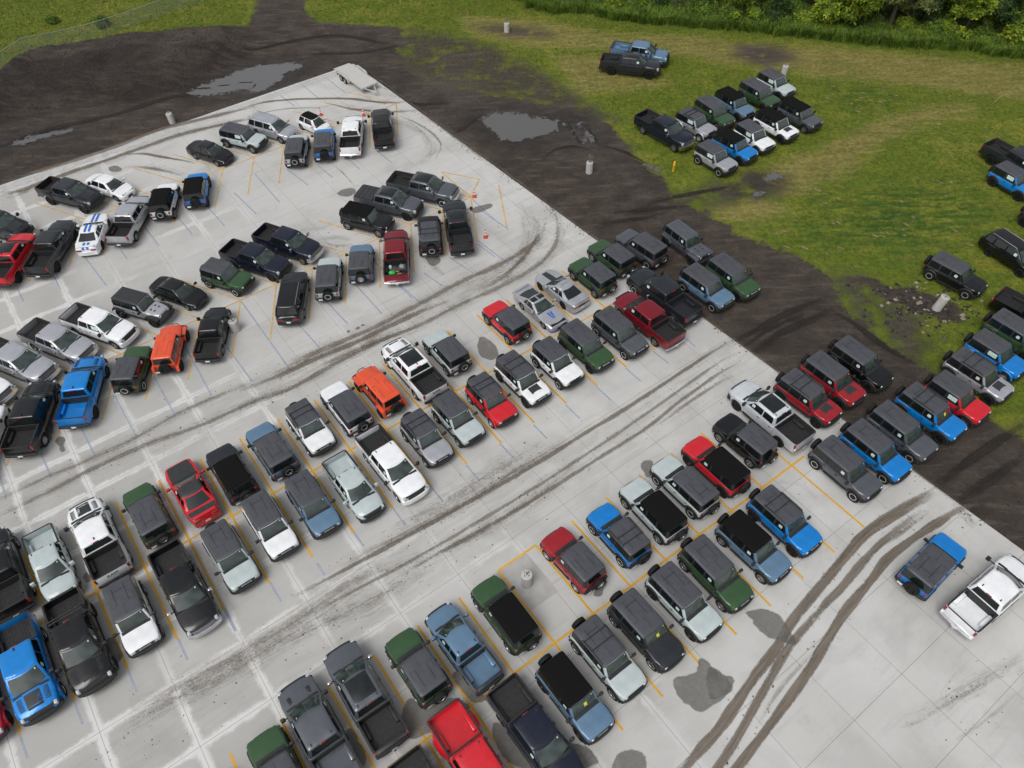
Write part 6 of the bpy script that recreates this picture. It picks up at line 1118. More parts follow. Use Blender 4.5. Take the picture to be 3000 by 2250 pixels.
k.link(k.ramp(k.math('ADD',k.math('MULTIPLY',n,.8),k.math('MULTIPLY',n2,.3)),.25,.75,.38,.74),k.P.inputs['Alpha']); WET=k.m
al_=k.math('MULTIPLY',k.P.inputs['Alpha'].links[0].from_socket,k.ramp(k.math('ADD',k.attr('edge'),k.math('MULTIPLY',k.math('SUBTRACT',k.noise(v,3.2,5,.7),.5),.9)),.36,.62)); k.link(al_,k.P.inputs['Alpha'])
mb=MB(); vals=[]
for i,p in enumerate(FEAT['wet']): flatpoly(mb,blobpoly(p,.12,2,i*2.1),.0130+.00025*i,.28,vals)
tag(mkobj('wet_stains',edgeattr(mb.mesh('wet_stains',[WET],0),vals)),kind='structure')
k=NT('puddle_water'); k.P.inputs['Base Color'].default_value=(.105,.103,.100,1); k.P.inputs['Roughness'].default_value=.06; k.P.inputs['IOR'].default_value=1.45; k.P.inputs['Specular IOR Level'].default_value=.9
v=k.coord(); k.bump(k.noise(v,1.5,2,.5),.04,.01); PUD=k.m; k.link(k.ramp(k.math('ADD',k.attr('edge'),k.math('MULTIPLY',k.math('SUBTRACT',k.noise(v,1.6,6,.72),.5),1.5)),.46,.60),k.P.inputs['Alpha'])
for i,p in enumerate(FEAT['puddle']):
    mb=MB(); vals=[]; pl=blobpoly(p,.35,4,i*4.7+1); zz=-.056+.0022*i
    flatpoly(mb,pl,zz,1.6,vals,.2); tag(mkobj('puddle',edgeattr(mb.mesh('puddle',[PUD],0),vals)),kind='structure')
# ---- loose crumbs of mud on the slab and clods on the soil (uncountable)
def lump(mb,x,y,z,r,rnd,m=0):
    vs=[(0,0,1),(1,0,0),(.2,.95,.05),(-.9,.4,0),(-.6,-.8,.05),(.5,-.9,0)]
    a=rnd.uniform(0,6.28); c,s=math.cos(a),math.sin(a)
    P=[(x+r*(p[0]*c-p[1]*s)*rnd.uniform(.7,1.3),y+r*(p[0]*s+p[1]*c)*rnd.uniform(.7,1.3),z+r*p[2]*rnd.uniform(.5,.9)) for p in vs]
    mb.add(P,[(0,1,2),(0,2,3),(0,3,4),(0,4,5),(0,5,1)],m)
rnd=random.Random(5); mb=MB()
for pts,wd,st in FEAT['track']:
    L=smooth_line(pts,.5)
    if st<.2: continue
    for p in L:
        for k in range(rnd.choice((0,1,2,3)) if st>.3 else rnd.choice((0,0,1,2))):
            lump(mb,p[0]+rnd.gauss(0,wd*.55),p[1]+rnd.gauss(0,wd*.55),0,abs(rnd.gauss(.014,.018))+.008,rnd)
for u0,u1,w0,w1,nn in ((-30,10,6.6,10.8,420),(-30,30,24,27.5,260),(0,30,6.5,10.5,300),(20,32,-10,4,60)):
    for _ in range(nn):
        p=uw(rnd.uniform(u0,u1),rnd.gauss((w0+w1)/2,(w1-w0)/3.2)); lump(mb,p[0],p[1],0,abs(rnd.gauss(.012,.014))+.006,rnd)
for _ in range(900):
    w0=rnd.uniform(-10,63); p=uw(30.45+(33.6-30.45)*(63.5-w0)/77.5-abs(rnd.gauss(0,.35)),w0)
    if mnoise.noise(Vector((w0*.35,2,0)))<-.12: continue
    lump(mb,p[0],p[1],0,abs(rnd.gauss(.018,.024))+.010,rnd)
tag(mkobj('mud_crumbs',mb.mesh('mud_crumbs',[simple('mud_crumb',(.085,.068,.052),.95,0,.35,9)],0)),'dark crumbs of dried mud scattered along the wheel tracks on the concrete','mud crumbs',kind='stuff')
mb=MB(); got=0
while got<14000:
    x=rnd.uniform(-58,48); y=rnd.uniform(16,98); i=np.searchsorted(GX,x); j=np.searchsorted(GY,y); q=j*nx+i
    if dirt[q]<.62 or slabd[q]>-.25 or wetp[q]>.75: continue
    r=abs(rnd.gauss(.025,.03))+.015
    if berm[q]>.15: r*=1.7
    lump(mb,x,y,zground(x,y)-.01,r,rnd,0 if r>.05 or rnd.random()<.95 else 1); got+=1
tag(mkobj('soil_clods',mb.mesh('soil_clods',[simple('soil_clod',(.036,.029,.025),.95,0,.5,5),simple('pale_pebble',(.22,.20,.17),.9,0,.4,5)],0)),'loose dark clods and pale pebbles lying on the bare soil','soil clods',kind='stuff')
# heap of rubble round the leaning pole base
mb=MB()
for _ in range(420):
    t=rnd.random(); x,y=32.2+rnd.gauss(0,1.9)-t*3.6*rnd.random(),40.3+rnd.gauss(0,1.1)+t*2.2*rnd.random()-.3
    if slabd[np.searchsorted(GY,y)*nx+np.searchsorted(GX,x)]>-.4: continue
    lump(mb,x,y,zground(x,y)-.02,abs(rnd.gauss(.07,.07))+.03,rnd,0 if rnd.random()<.86 else 1)
tag(mkobj('soil_heap',mb.mesh('soil_heap',[simple('heap_soil',(.026,.021,.018),.95,0,.5,4),simple('heap_stone',(.24,.20,.16),.9,0,.3,6)],0)),'heap of dark broken soil and brown stones around the leaning pole base','soil heap',kind='stuff')
# ---- grass blades (uncountable)
def blades(name,n,zone,hmin,hmax,cols,label,seed,wd=.02):
    rn=np.random.default_rng(seed); V=[];F=[];Mx=[]
    c=0
    while c<n:
        x,y=zone(rn)
        i=min(np.searchsorted(GX,x),nx-1); j=min(np.searchsorted(GY,y),ny-1); q=j*nx+i
        if slabd[q]>-.3: continue
        ok=dirt[q]<.30 and rn.random()>mix[q]*.75 
        if not ok: continue
        if rut[q]>.5 and rn.random()<.8: continue
        if hmax>.5 and tall[q]<.45: continue
        if hmax<=.5 and tan[q]>.35 and rn.random()<.88: continue
        h=rn.uniform(hmin,hmax); z=zground(x,y)-.02
        k=3
        for b in range(k):
            a=rn.uniform(0,6.28); ln=rn.uniform(.15,.9)*h; ox,oy=rn.normal(0,.05,2); w=wd*rn.uniform(.7,1.4); ca,sa=math.cos(a),math.sin(a)
            bx,by=x+ox,y+oy; n0=len(V)
            V+=[(bx-sa*w,by+ca*w,z),(bx+sa*w,by-ca*w,z),(bx+ca*ln*.45+sa*w*.7,by+sa*ln*.45-ca*w*.7,z+h*.7),(bx+ca*ln*.45-sa*w*.7,by+sa*ln*.45+ca*w*.7,z+h*.7),(bx+ca*ln,by+sa*ln,z+h*.95)]
            F+=[(n0,n0+1,n0+2,n0+3),(n0+3,n0+2,n0+4)]; m=int(rn.integers(0,len(cols)))
            if lush[q]>.5 and rn.random()<.5: m=1
            Mx+=[m,m]
        c+=1
    me=bpy.data.meshes.new(name); me.from_pydata(V,[],F)
    for cc in cols: me.materials.append(cc)
    me.polygons.foreach_set('material_index',Mx); me.update()
    return tag(mkobj(name,me),label,'grass',kind='stuff')
def leafmat(name,c,var=.35,tr=.25,scale=.7):
    k=NT(name); v=k.coord(); n=k.noise(v,scale,3,.6); n2=k.noise(v,scale*7,3,.6)
    col=k.mix(k.ramp(n,.3,.7),[q*(1-var) for q in c],[min(1,q*(1+var)) for q in c]); col=k.mix(k.math('MULTIPLY',k.ramp(n2,.4,.7),.35),col,[min(1,c[0]*1.6),min(1,c[1]*1.35),c[2]])
    k.link(col,k.P.inputs['Base Color']); k.P.inputs['Roughness'].default_value=.55; k.P.inputs['Specular IOR Level'].default_value=.25
    tl=k.n('ShaderNodeBsdfTranslucent'); k.link(col,tl.inputs['Color']); mx=k.n('ShaderNodeMixShader'); mx.inputs[0].default_value=tr; out=k.N['Material Output']
    k.link(k.P.outputs[0],mx.inputs[1]); k.link(tl.outputs[0],mx.inputs[2]); k.link(mx.outputs[0],out.inputs['Surface']); return k.m
GRS=[leafmat('grass_a',(.145,.170,.020)),leafmat('grass_b',(.095,.145,.017)),leafmat('grass_c',(.21,.19,.05))]
def zfield(rn):
    t=rn.random()
    y=18+84*math.sqrt(rn.random()); return rn.uniform(-64,60),y
blades('grass_blades',56000,zfield,.06,.20,GRS,'short mown grass covering the field beyond the concrete',11)
TL=np.array([(-2,95.5),(3.2,93.2),(10.7,90.3),(22.1,86.6),(29.2,85),(34.6,83.6),(41.8,81.5),(51.4,79.9),(56,77.5),(66,73)])
def along(t):
    d=np.hypot(*np.diff(TL,axis=0).T); c=np.concatenate([[0],np.cumsum(d)])/d.sum(); return np.array([np.interp(t,c,TL[:,0]),np.interp(t,c,TL[:,1])])
NRM=np.array([.30,.954])
def zwood(rn):
    t=rn.random(); p=along(t)+NRM*(rn.random()**1.5*9-.3+1.1*mnoise.noise(Vector((t*34,.5,0))))+rn.normal(0,.25,2); return p
WEED=[leafmat('weed_a',(.115,.195,.026)),leafmat('weed_b',(.17,.25,.036)),leafmat('weed_c',(.080,.145,.020))]
blades('tall_weeds',34000,zwood,.4,1.2,WEED,'tall dark green grass and weeds along the foot of the trees',12,.035)

# small bare spots in the lush grass
def bare():
    rr=random.Random(31); mb=MB(); vals=[]; n=0
    while n<60:
        x,y=rr.uniform(20,58),rr.uniform(42,82); q=np.searchsorted(GY,y)*nx+np.searchsorted(GX,x)
        if dirt[q]>.2 or (lush[q]<.3 and rr.random()<.8) or tan[q]>.4: continue
        a=rr.gauss(-.75,.25); L=rr.uniform(.14,.36); wd=rr.uniform(.07,.14); pts=[np.array([x+L*math.cos(t)*math.cos(a)-wd*math.sin(t)*math.sin(a),y+L*math.cos(t)*math.sin(a)+wd*math.sin(t)*math.cos(a)]) for t in np.linspace(0,2*PI,14)[:-1]]
        flatpoly(mb,blobpoly(pts,.05,1,n*1.3),zground(x,y)+.035,.12,vals,.05); n+=1
    k=NT('bare_earth'); v=k.coord(); k.link(k.mix(k.ramp(k.noise(v,3,3,.6),.3,.7),(.19,.15,.065),(.29,.235,.12)),k.P.inputs['Base Color']); k.P.inputs['Roughness'].default_value=.95
    k.link(k.math('MULTIPLY',k.ramp(k.math('ADD',k.attr('edge'),k.math('SUBTRACT',k.noise(v,9,4,.7),.5)),.2,.8),.85),k.P.inputs['Alpha'])
    tag(mkobj('bare_spots',edgeattr(mb.mesh('bare_spots',[k.m],0),vals)),kind='structure')
bare()
# ------------------------------------------------------------------ trees and bushes
def leafcloud(rn,blobs,n,size,name,mats,probs):
    """n small leaf sprays spread through the shells of overlapping blobs"""
    vol=np.array([b[3]*b[4]*b[5] for b in blobs])**.72; vol/=vol.sum(); V=[];F=[];Mi=[]
    ch=rn.choice(len(blobs),n,p=vol)
    for c in ch:
        bx,by,bz,rx,ry,rz=blobs[c]; d=rn.normal(0,1,3); d/=np.linalg.norm(d); rr=rn.random()**.33*.98
        if d[2]<-.3 and rn.random()<.4: d[2]=-d[2]
        p=np.array([bx,by,bz])+d*rr*np.array([rx,ry,rz])*(1+.16*rn.normal())
        if p[2]<.15: p[2]=.15+rn.random()*.4
        s=size*rn.uniform(.55,1.35); nn=d*.6+rn.normal(0,.55,3)+np.array([0,0,.5]); nn/=np.linalg.norm(nn)
        a=np.cross(nn,rn.normal(0,1,3)); a/=np.linalg.norm(a)+1e-9; b=np.cross(nn,a)
        m=int(rn.choice(len(mats),p=probs))
        for k in range(3):
            t=2*PI*k/3+rn.random(); e=a*math.cos(t)+b*math.sin(t); f=np.cross(nn,e); o=p+e*s*.55; n0=len(V)
            V+=[tuple(p),tuple(o+f*s*.30-nn*s*.06),tuple(o+e*s*.62-nn*s*.18),tuple(o-f*s*.30-nn*s*.06)]; F.append((n0,n0+1,n0+2,n0+3)); Mi.append(m)
    me=bpy.data.meshes.new(name); me.from_pydata(V,[],F)
    for m in mats: me.materials.append(m)
    me.polygons.foreach_set('material_index',Mi); me.update(); return me
BARK=simple('bark',(.085,.070,.055),.9,0,.35,5,bump=.5,bscale=20)
LV={'bright':[leafmat('leaf_bright',(0.168,0.263,0.021)),leafmat('leaf_bright_tip',(0.294,0.346,0.034)),leafmat('leaf_bright_dark',(0.074,0.130,0.018))],
    'mid':[leafmat('leaf_mid',(0.095,0.179,0.025)),leafmat('leaf_mid_tip',(0.157,0.242,0.034)),leafmat('leaf_mid_dark',(0.046,0.095,0.017))],
    'dark':[leafmat('leaf_dark',(0.042,0.084,0.021)),leafmat('leaf_dark_tip',(0.074,0.126,0.029)),leafmat('leaf_dark_deep',(0.025,0.055,0.017))],
    'olive':[leafmat('leaf_olive',(0.147,0.179,0.055)),leafmat('leaf_olive_tip',(0.221,0.242,0.084)),leafmat('leaf_olive_dark',(0.074,0.088,0.034))]}
def crown_blobs(rn,h,r,low):
    bl=[(0,0,h*.62,r*.62,r*.62,h*.30)]
    for k in range(13):
        a=rn.uniform(0,6.28); q=r*rn.uniform(.35,.92); zz=rn.uniform(low,.92)*h; s=rn.uniform(.24,.42)*r*(1.15-.5*abs(zz/h-.5))
        bl.append((q*math.cos(a)*(1-.45*max(0,zz/h-.6)/.4),q*math.sin(a)*(1-.45*max(0,zz/h-.6)/.4),zz,s,s,s*.8))
    return bl
def trunk_mesh(rn,h,r,bare=False):
    mb=MB(); pts=[(0,0,-.2),(.05*h*.2,0,h*.2),(rn.normal(0,.03)*h,rn.normal(0,.03)*h,h*.55),(rn.normal(0,.05)*h,rn.normal(0,.05)*h,h*.85)]
    t=.028*h; mb.tube(pts,[t*1.3,t,t*.6,t*.2],8)
    for k in range(9 if not bare else 26):
        z=rn.uniform(.15 if bare else .25,.75)*h; a=rn.uniform(0,6.28); L=r*rn.uniform(.5,.95); c,s=math.cos(a),math.sin(a); b0=Vector((0,0,z)); b1=Vector((c*L*.5,s*L*.5,z+L*.28)); b2=Vector((c*L,s*L,z+L*.5))
        mb.tube([b0,b1,b2],[t*.42,t*.26,t*.07],6)
        if bare:
            for q in range(4): 
                e=Vector((rn.normal(0,.4),rn.normal(0,.4),rn.uniform(.0,.7)))*L*.5; mb.tube([b1.lerp(b2,q/4),b1.lerp(b2,q/4)+e],[t*.12,t*.04],5)
    return mb.mesh('trunk',[BARK])
TREE={}
rn=np.random.default_rng(21)
for key,pal,h,r,n,size,low in (('A','bright',7.5,3.0,5200,.27,.10),('B','mid',7.0,2.8,4800,.25,.08),('C','olive',7.8,3.0,4600,.24,.12),('D','dark',6.0,2.3,3800,.22,.05),('E','bright',6.2,2.5,4200,.25,.06),('F','mid',8.5,3.3,5200,.28,.14)):
    TREE[key]=(trunk_mesh(rn,h,r),leafcloud(rn,crown_blobs(rn,h,r,low),n,size,'crown',LV[pal],[.55,.25,.20]))
TREE['X']=(trunk_mesh(rn,5.5,1.9,True),leafcloud(rn,crown_blobs(rn,5.5,1.7,.3),260,.16,'crown',LV['olive'],[.5,.3,.2]))
TREE['S']=(trunk_mesh(rn,2.2,1.2),leafcloud(rn,[(0,0,.8,1.0,1.0,.7),(.7,.2,.7,.7,.6,.55),(-.6,.3,.6,.7,.7,.5),(.1,-.6,.6,.6,.6,.5)],1500,.15,'crown',LV['mid'],[.5,.35,.15]))
TREE['T']=(trunk_mesh(rn,1.9,1.0),leafcloud(rn,[(0,0,.7,.9,.9,.6),(.6,.4,.5,.6,.6,.45),(-.6,.1,.5,.6,.6,.45)],1400,.14,'crown',LV['bright'],[.5,.35,.15]))
TREE['U']=(trunk_mesh(rn,2.4,1.0),leafcloud(rn,[(0,0,.9,.85,.85,.8),(.3,.3,1.3,.5,.5,.5)],1500,.13,'crown',LV['dark'],[.6,.2,.2]))
def tree(key,x,y,sc,rot,label,cat='tree',group='trees of the wood beyond the field'):
    nm='tree' if cat=='tree' else 'bush'
    o=tag(empty(nm,(x,y,zground(x,y)-.05),rot),label,cat,group); o.scale=(sc,sc,sc)
    t,c=TREE[key]; mkobj('trunk',t,o); mkobj('crown',c,o); return o
def tw(t,d): p=along(t)+NRM*d; return float(p[0]),float(p[1])
TR_=[('F',.015,4.2,.85,'mid green tree at the left tip of the wood'),('A',.115,3.2,.72,'bright green low tree above the blue-grey pickup, left part of the wood'),('B',.175,3.8,.8,'mid green tree second from the left along the wood edge'),
 ('E',.245,4.2,.85,'bright leafy tree above and right of the blue-grey farthest pickup'),('X',.325,3.2,.8,'bare grey-brown twiggy tree standing among green ones'),('B',.365,4.6,.85,'mid green tree just right of the bare twiggy tree'),
 ('E',.425,3.2,.9,'bright green tree above the pole base behind the grass cluster'),('D',.485,3.6,.62,'small dark evergreen-looking tree left of a large yellow-green one'),('A',.575,3.0,1.2,'large yellow-green tree hanging out from the wood at mid right'),
 ('C',.655,3.8,1.1,'olive green tree right of the large yellow-green tree'),('D',.705,5.0,1.0,'dark shadowy tree between an olive and a bright tree at upper right'),('E',.765,3.4,1.1,'bright green tree above the pale weeds at upper right'),
 ('D',.815,4.6,1.0,'dark tree left of the big pale green tree at the upper right corner'),('A',.875,3.0,1.25,'big pale green tree in the upper right corner'),('F',.945,3.6,1.15,'mid green tree at the right end of the wood')]
for i,(k,t,d,s_,lab) in enumerate(TR_): x,y=tw(t,d); tree(k,x,y,s_,i*1.7,lab)
BK=[('F',.08,7.5,.9),('C',.22,8,.9),('B',.30,7.5,.95),('F',.40,8.5,.9),('A',.46,8,.9),('F',.53,7.5,1.0),('B',.62,8.5,1.0),('F',.69,9,1.0),('A',.74,9,.95),('B',.83,9,1.0),('C',.92,8.5,1.0),('F',.98,8,1.0)]
for i,(k,t,d,s_) in enumerate(BK): x,y=tw(t,d); tree(k,x,y,s_,i*2.3+.4,'green tree standing behind the front trees of the wood')
BU=[('T',.56,1.7,.85,'yellow-green bush at the foot of the large yellow-green tree'),('S',.62,1.5,.9,'broad-leaved bush left end of the pale weedy strip at upper right'),('T',.66,1.4,.8,'pale broad-leaved bush in the middle of the weedy strip at upper right'),('T',.70,1.3,.95,'pale broad-leaved bush right of the middle of the weedy strip'),('S',.745,1.2,.9,'green bush in front of the bright tree at upper right'),('T',.79,1.3,.8,'pale bush below the dark tree near the upper right corner'),
 ('U',.475,2.2,.75,'small dark round bush in the long grass left of the large yellow-green tree'),('S',.15,1.9,.8,'mid green bush in front of the wood above the far pickups'),('T',.21,1.7,.8,'light green bush in front of the wood right of the far pickups'),('S',.84,1.5,.9,'mid green bush below the big corner tree'),('T',.90,1.4,.9,'light green bush at the right end of the weedy strip'),('S',.39,2.0,.8,'mid green bush between the bare tree and the pole base')]
for i,(k,t,d,s_,lab) in enumerate(BU): x,y=tw(t,d); tree(k,x,y,s_,i*2.1,lab,'bush','bushes at the foot of the wood')
for i in range(26):
    t=.03+.95*i/25; x,y=tw(t,2.6+1.2*((i*7)%5)/4); tree(('S','T','S','U')[i%4],x,y,.95+.25*((i*3)%4)/3,i*1.3,'leafy bush filling the foot of the wood between its trees','bush','undergrowth bushes of the wood')
tree('S',-54.0,92.6,.62,.3,'small dark bush beyond the wire fence, left one of two','bush','bushes beyond the wire fence')
tree('S',-47.6,91.4,.8,2.0,'larger dark bush just behind the wire fence, right one of two','bush','bushes beyond the wire fence')
# ------------------------------------------------------------------ wire fence
def fence():
    base=[(-57.8,79.9),(-55.1,81.6),(-52.9,83.5),(-50.7,85.4),(-48.3,87.4),(-46.1,89.3),(-43.9,91.3),(-41.7,93.4),(-39.3,95.6),(-37.1,97.7),(-34.9,99.8),(-32.7,101.9)]
    f=tag(empty('wire_fence',(base[0][0],base[0][1],0)),'grey chain-link fence with steel posts crossing the grass at the upper left','fence')
    gal=simple('galvanised_steel',(.42,.43,.44),.4,.6,.1,4)
    o=np.array(base[0]); H=1.75; zs=[zground(*p) for p in base]
    for (x,y),z in zip(base,zs): mkobj('fence_post',MB().tube([(0,0,-.1),(0,0,H+.02)],.035,10).lathe([(.045,H+.0),(.04,H+.04),(.001,H+.06)],10).mesh('fence_post',[gal]),f,(x-o[0],y-o[1],z))
    mkobj('top_rail',MB().tube([(p[0]-o[0],p[1]-o[1],z+H-.02) for p,z in zip(base,zs)],.026,8).mesh('top_rail',[gal]),f)
    k=NT('chain_link'); k.P.inputs['Base Color'].default_value=(.36,.37,.38,1); k.P.inputs['Metallic'].default_value=.3; k.P.inputs['Roughness'].default_value=.5
    uv=k.n('ShaderNodeUVMap'); sx=k.n('ShaderNodeSeparateXYZ'); k.link(uv.outputs[0],sx.inputs[0]); pr=.075
    def tri(e): fr=k.math('FRACT',k.math('DIVIDE',e,pr)); return k.math('ABSOLUTE',k.math('SUBTRACT',fr,.5))
    a=tri(k.math('ADD',sx.outputs[0],sx.outputs[1])); b=tri(k.math('ADD',k.math('SUBTRACT',sx.outputs[0],sx.outputs[1]),50.0)); k.link(k.math('MULTIPLY',k.math('LESS_THAN',k.math('MINIMUM',a,b),.055),1.0),k.P.inputs['Alpha'])
    mb=MB(); L=0; uvs=[]
    for i in range(len(base)-1):
        p,q=np.array(base[i])-o,np.array(base[i+1])-o; d=np.hypot(*(q-p)); mb.add([(*p,zs[i]+.03),(*q,zs[i+1]+.03),(*q,zs[i+1]+H-.03),(*p,zs[i]+H-.03)],[(0,1,2,3)]); uvs+=[(L,0),(L+d,0),(L+d,H),(L,H)]; L+=d
    me=bpy.data.meshes.new('wire_mesh'); me.from_pydata(mb.v,[],mb.f); me.materials.append(k.m); ul=me.uv_layers.new(name='UVMap')
    for lp in me.loops: ul.data[lp.index].uv=uvs[lp.vertex_index]
    mkobj('wire_mesh',me,f)
fence()
# ------------------------------------------------------------------ light pole bases
CONC=simple('cast_concrete',(.47,.46,.44),.85,0,.10,5,bump=.15,bscale=30); BOLT=simple('anchor_bolt',(.30,.29,.28),.5,.6,.3,20); RUST=simple('stripped_wire',(.16,.13,.10),.7,.2,.5,20)
def pole_base(x,y,h,r,lab,z=None,lean=(0,0),cage=False,conduit=False,stain=False):
    z=zground(x,y)-.05 if z is None else z
    o=tag(empty('pole_base',(x,y,z)),lab,'pole base','concrete light pole bases'); o.rotation_euler=(lean[0],lean[1],0)
    mb=MB(); mb.lathe([(r,0),(r,h-.03),(r-.03,h),(.001,h)],28)
    for k in range(3): mb.lathe([(r+.0005,h*.3*(k+.6)),(r+.005,h*.3*(k+.6)+.01),(r+.0005,h*.3*(k+.6)+.02)],28)
    mkobj('concrete_drum',mb.mesh('concrete_drum',[CONC]),o)
    for k in range(4):
        a=PI/4+k*PI/2; mb=MB().tube([(0,0,0),(0,0,.17)],.016,8); mb.lathe([(.034,.05),(.034,.08),(.001,.081)],6)
        mkobj('anchor_bolt',mb.mesh('anchor_bolt',[BOLT]),o,(r*.5*math.cos(a),r*.5*math.sin(a),h))
    mb=MB().tube([(0,0,h-.01),(.01,0,h+.16),(.03,.01,h+.25 if conduit else h+.16)],.045,10); mkobj('conduit',mb.mesh('conduit',[BOLT]),o)
    if cage:
        rr=random.Random(3); mb=MB(); mb.tube([(0,0,h),(0,0,h+.5)],.05,10)
        for k in range(34):
            a=rr.uniform(0,6.28); L=rr.uniform(.15,.42); zz=h+.42+rr.uniform(-.05,.12); mb.tube([(rr.gauss(0,.03),rr.gauss(0,.03),zz-.1),(L*.6*math.cos(a),L*.6*math.sin(a),zz+rr.uniform(.0,.22)),(L*math.cos(a+.5),L*math.sin(a+.5),zz+rr.uniform(-.1,.15))],rr.choice((.012,.018,.026)),5)
        mkobj('wire_bundle',mb.mesh('wire_bundle',[RUST]),o)
    return o
pole_base(-33.35,69.4,1.10,.30,'concrete pole base leaning beside the slab at the upper left, on dark soil',lean=(0,-.05))
pole_base(.55,87.1,1.05,.30,'small far concrete pole base at top centre on the grass')
pole_base(7.6,58.9,1.15,.31,'concrete pole base topped with a tangled wire bundle on the mud',cage=True)
pole_base(29.65,75.6,1.0,.31,'concrete pole base behind the parked cluster on the grass')
pole_base(32.2,40.15,1.30,.33,'leaning concrete pole base in a dark soil heap at the right',lean=(0,.14),conduit=True)
pole_base(-20.6,39.85,1.0,.33,'concrete pole base on the slab beside the small black pickup',z=0,conduit=True)
pole_base(.52,18.9,1.15,.33,'concrete pole base inside a yellow-lined empty bay',z=0,conduit=True)
def pad():
    mb=MB(); c=np.array(to_uw((.52,18.9))); h=1.25
    vs=[(c[0]-1.5,c[1]-1.45,.0026),(c[0]+1.15,c[1]-1.45,.0026),(c[0]+1.15,c[1]+1.6,.0026),(c[0]-1.5,c[1]+1.6,.0026)]
    mb.add(vs,[(0,1,2,3)]); o=mkobj('concrete_patch',mb.mesh('concrete_patch',[simple('newer_concrete',(.39,.385,.365),.8,0,.08,1.5)],0)); o.location=(A0[0],A0[1],0); o.rotation_euler=(0,0,YAW); tag(o,kind='structure')
pad()
# ------------------------------------------------------------------ cones, post, stakes, litter
ORG=simple('cone_orange',(.75,.07,.025),.5,0,.06,5); WHT=simple('cone_white',(.75,.75,.74),.4,0,.05,5); BLKB=simple('cone_base',(.50,.06,.02),.6,0,.1,5)
def cone(x,y,lab):
    o=tag(empty('traffic_cone',(x,y,0)),lab,'traffic cone','orange traffic cones on the slab')
    mkobj('base',MB().box(-.19,.19,-.19,.19,0,.04,0,.012).mesh('base',[BLKB]),o)
    mkobj('cone_body',MB().lathe([(.15,.04),(.135,.06),(.105,.28),(.06,.60),(.034,.84),(.03,.86),(.001,.86)],20).mesh('cone_body',[ORG]),o)
    mkobj('reflective_band',MB().lathe([(.106,.30),(.083,.46)],20).mesh('reflective_band',[WHT]),o)
    mkobj('reflective_band',MB().lathe([(.069,.56),(.050,.72)],20).mesh('reflective_band',[WHT]),o)
cone(-18.5,69.9,'orange cone standing behind the tiny white hatchback'); cone(-14.17,69.6,'orange cone between the white pickup and the black corner pickup')
cone(-2.86,55.6,'orange cone in front of the chrome-nosed grey pickup'); cone(-1.86,49.95,'orange cone alone right of the grey tow-mirror pickup')
mb=MB().lathe([(.10,-.1),(.10,.60),(.11,.62),(.11,.70),(.10,.72),(.10,.98),(.07,1.05),(.001,1.07)],18)
p=tag(mkobj('marker_post',mb.mesh('marker_post',[simple('yellow_post',(.78,.42,.02),.45,0,.08,5)]),None,(15.27,58.72,zground(15.27,58.72))),'short yellow marker post standing in the grass near a silver two-door SUV','marker post')
WOOD=simple('stake_wood',(.38,.27,.14),.8,0,.2,8); PINK=simple('stake_top',(.70,.22,.16),.6)
for x,y,h,ln,lab in ((-4.0,90.1,1.1,0,'thin wooden survey stake in the far grass at top centre'),(22.3,79.3,1.3,.05,'wooden stake with pink top on the tan strip behind the far pickups'),(48.7,68.6,.9,.55,'leaning pale wooden stake on the grass at the right')):
    o=tag(empty('survey_stake',(x,y,zground(x,y))),lab,'stake','wooden survey stakes'); o.rotation_euler=(0,ln,0)
    mkobj('stake',MB().box(-.022,.022,-.022,.022,-.1,h,0,.004).mesh('stake',[WOOD]),o); mkobj('painted_top',MB().box(-.024,.024,-.024,.024,h-.18,h+.01,0,.004).mesh('painted_top',[PINK if ln<.5 else WOOD]),o)
PAP=simple('scrap_board',(.48,.46,.40),.8,0,.1,6)
for x,y,sx,sy,a,lab in ((-36.6,65.9,.42,.2,.4,'pale scrap of board lying on the dark soil at the left'),(-34.4,67.1,.35,.22,-.3,'white scrap lying on soil next to the leaning left pole base')):
    o=mkobj('scrap_board',MB().box(-sx,sx,-sy,sy,0,.03,0,.005).mesh('scrap_board',[PAP]),None,(x,y,zground(x,y)+.01),(0,.05,a)); tag(o,lab,'scrap')
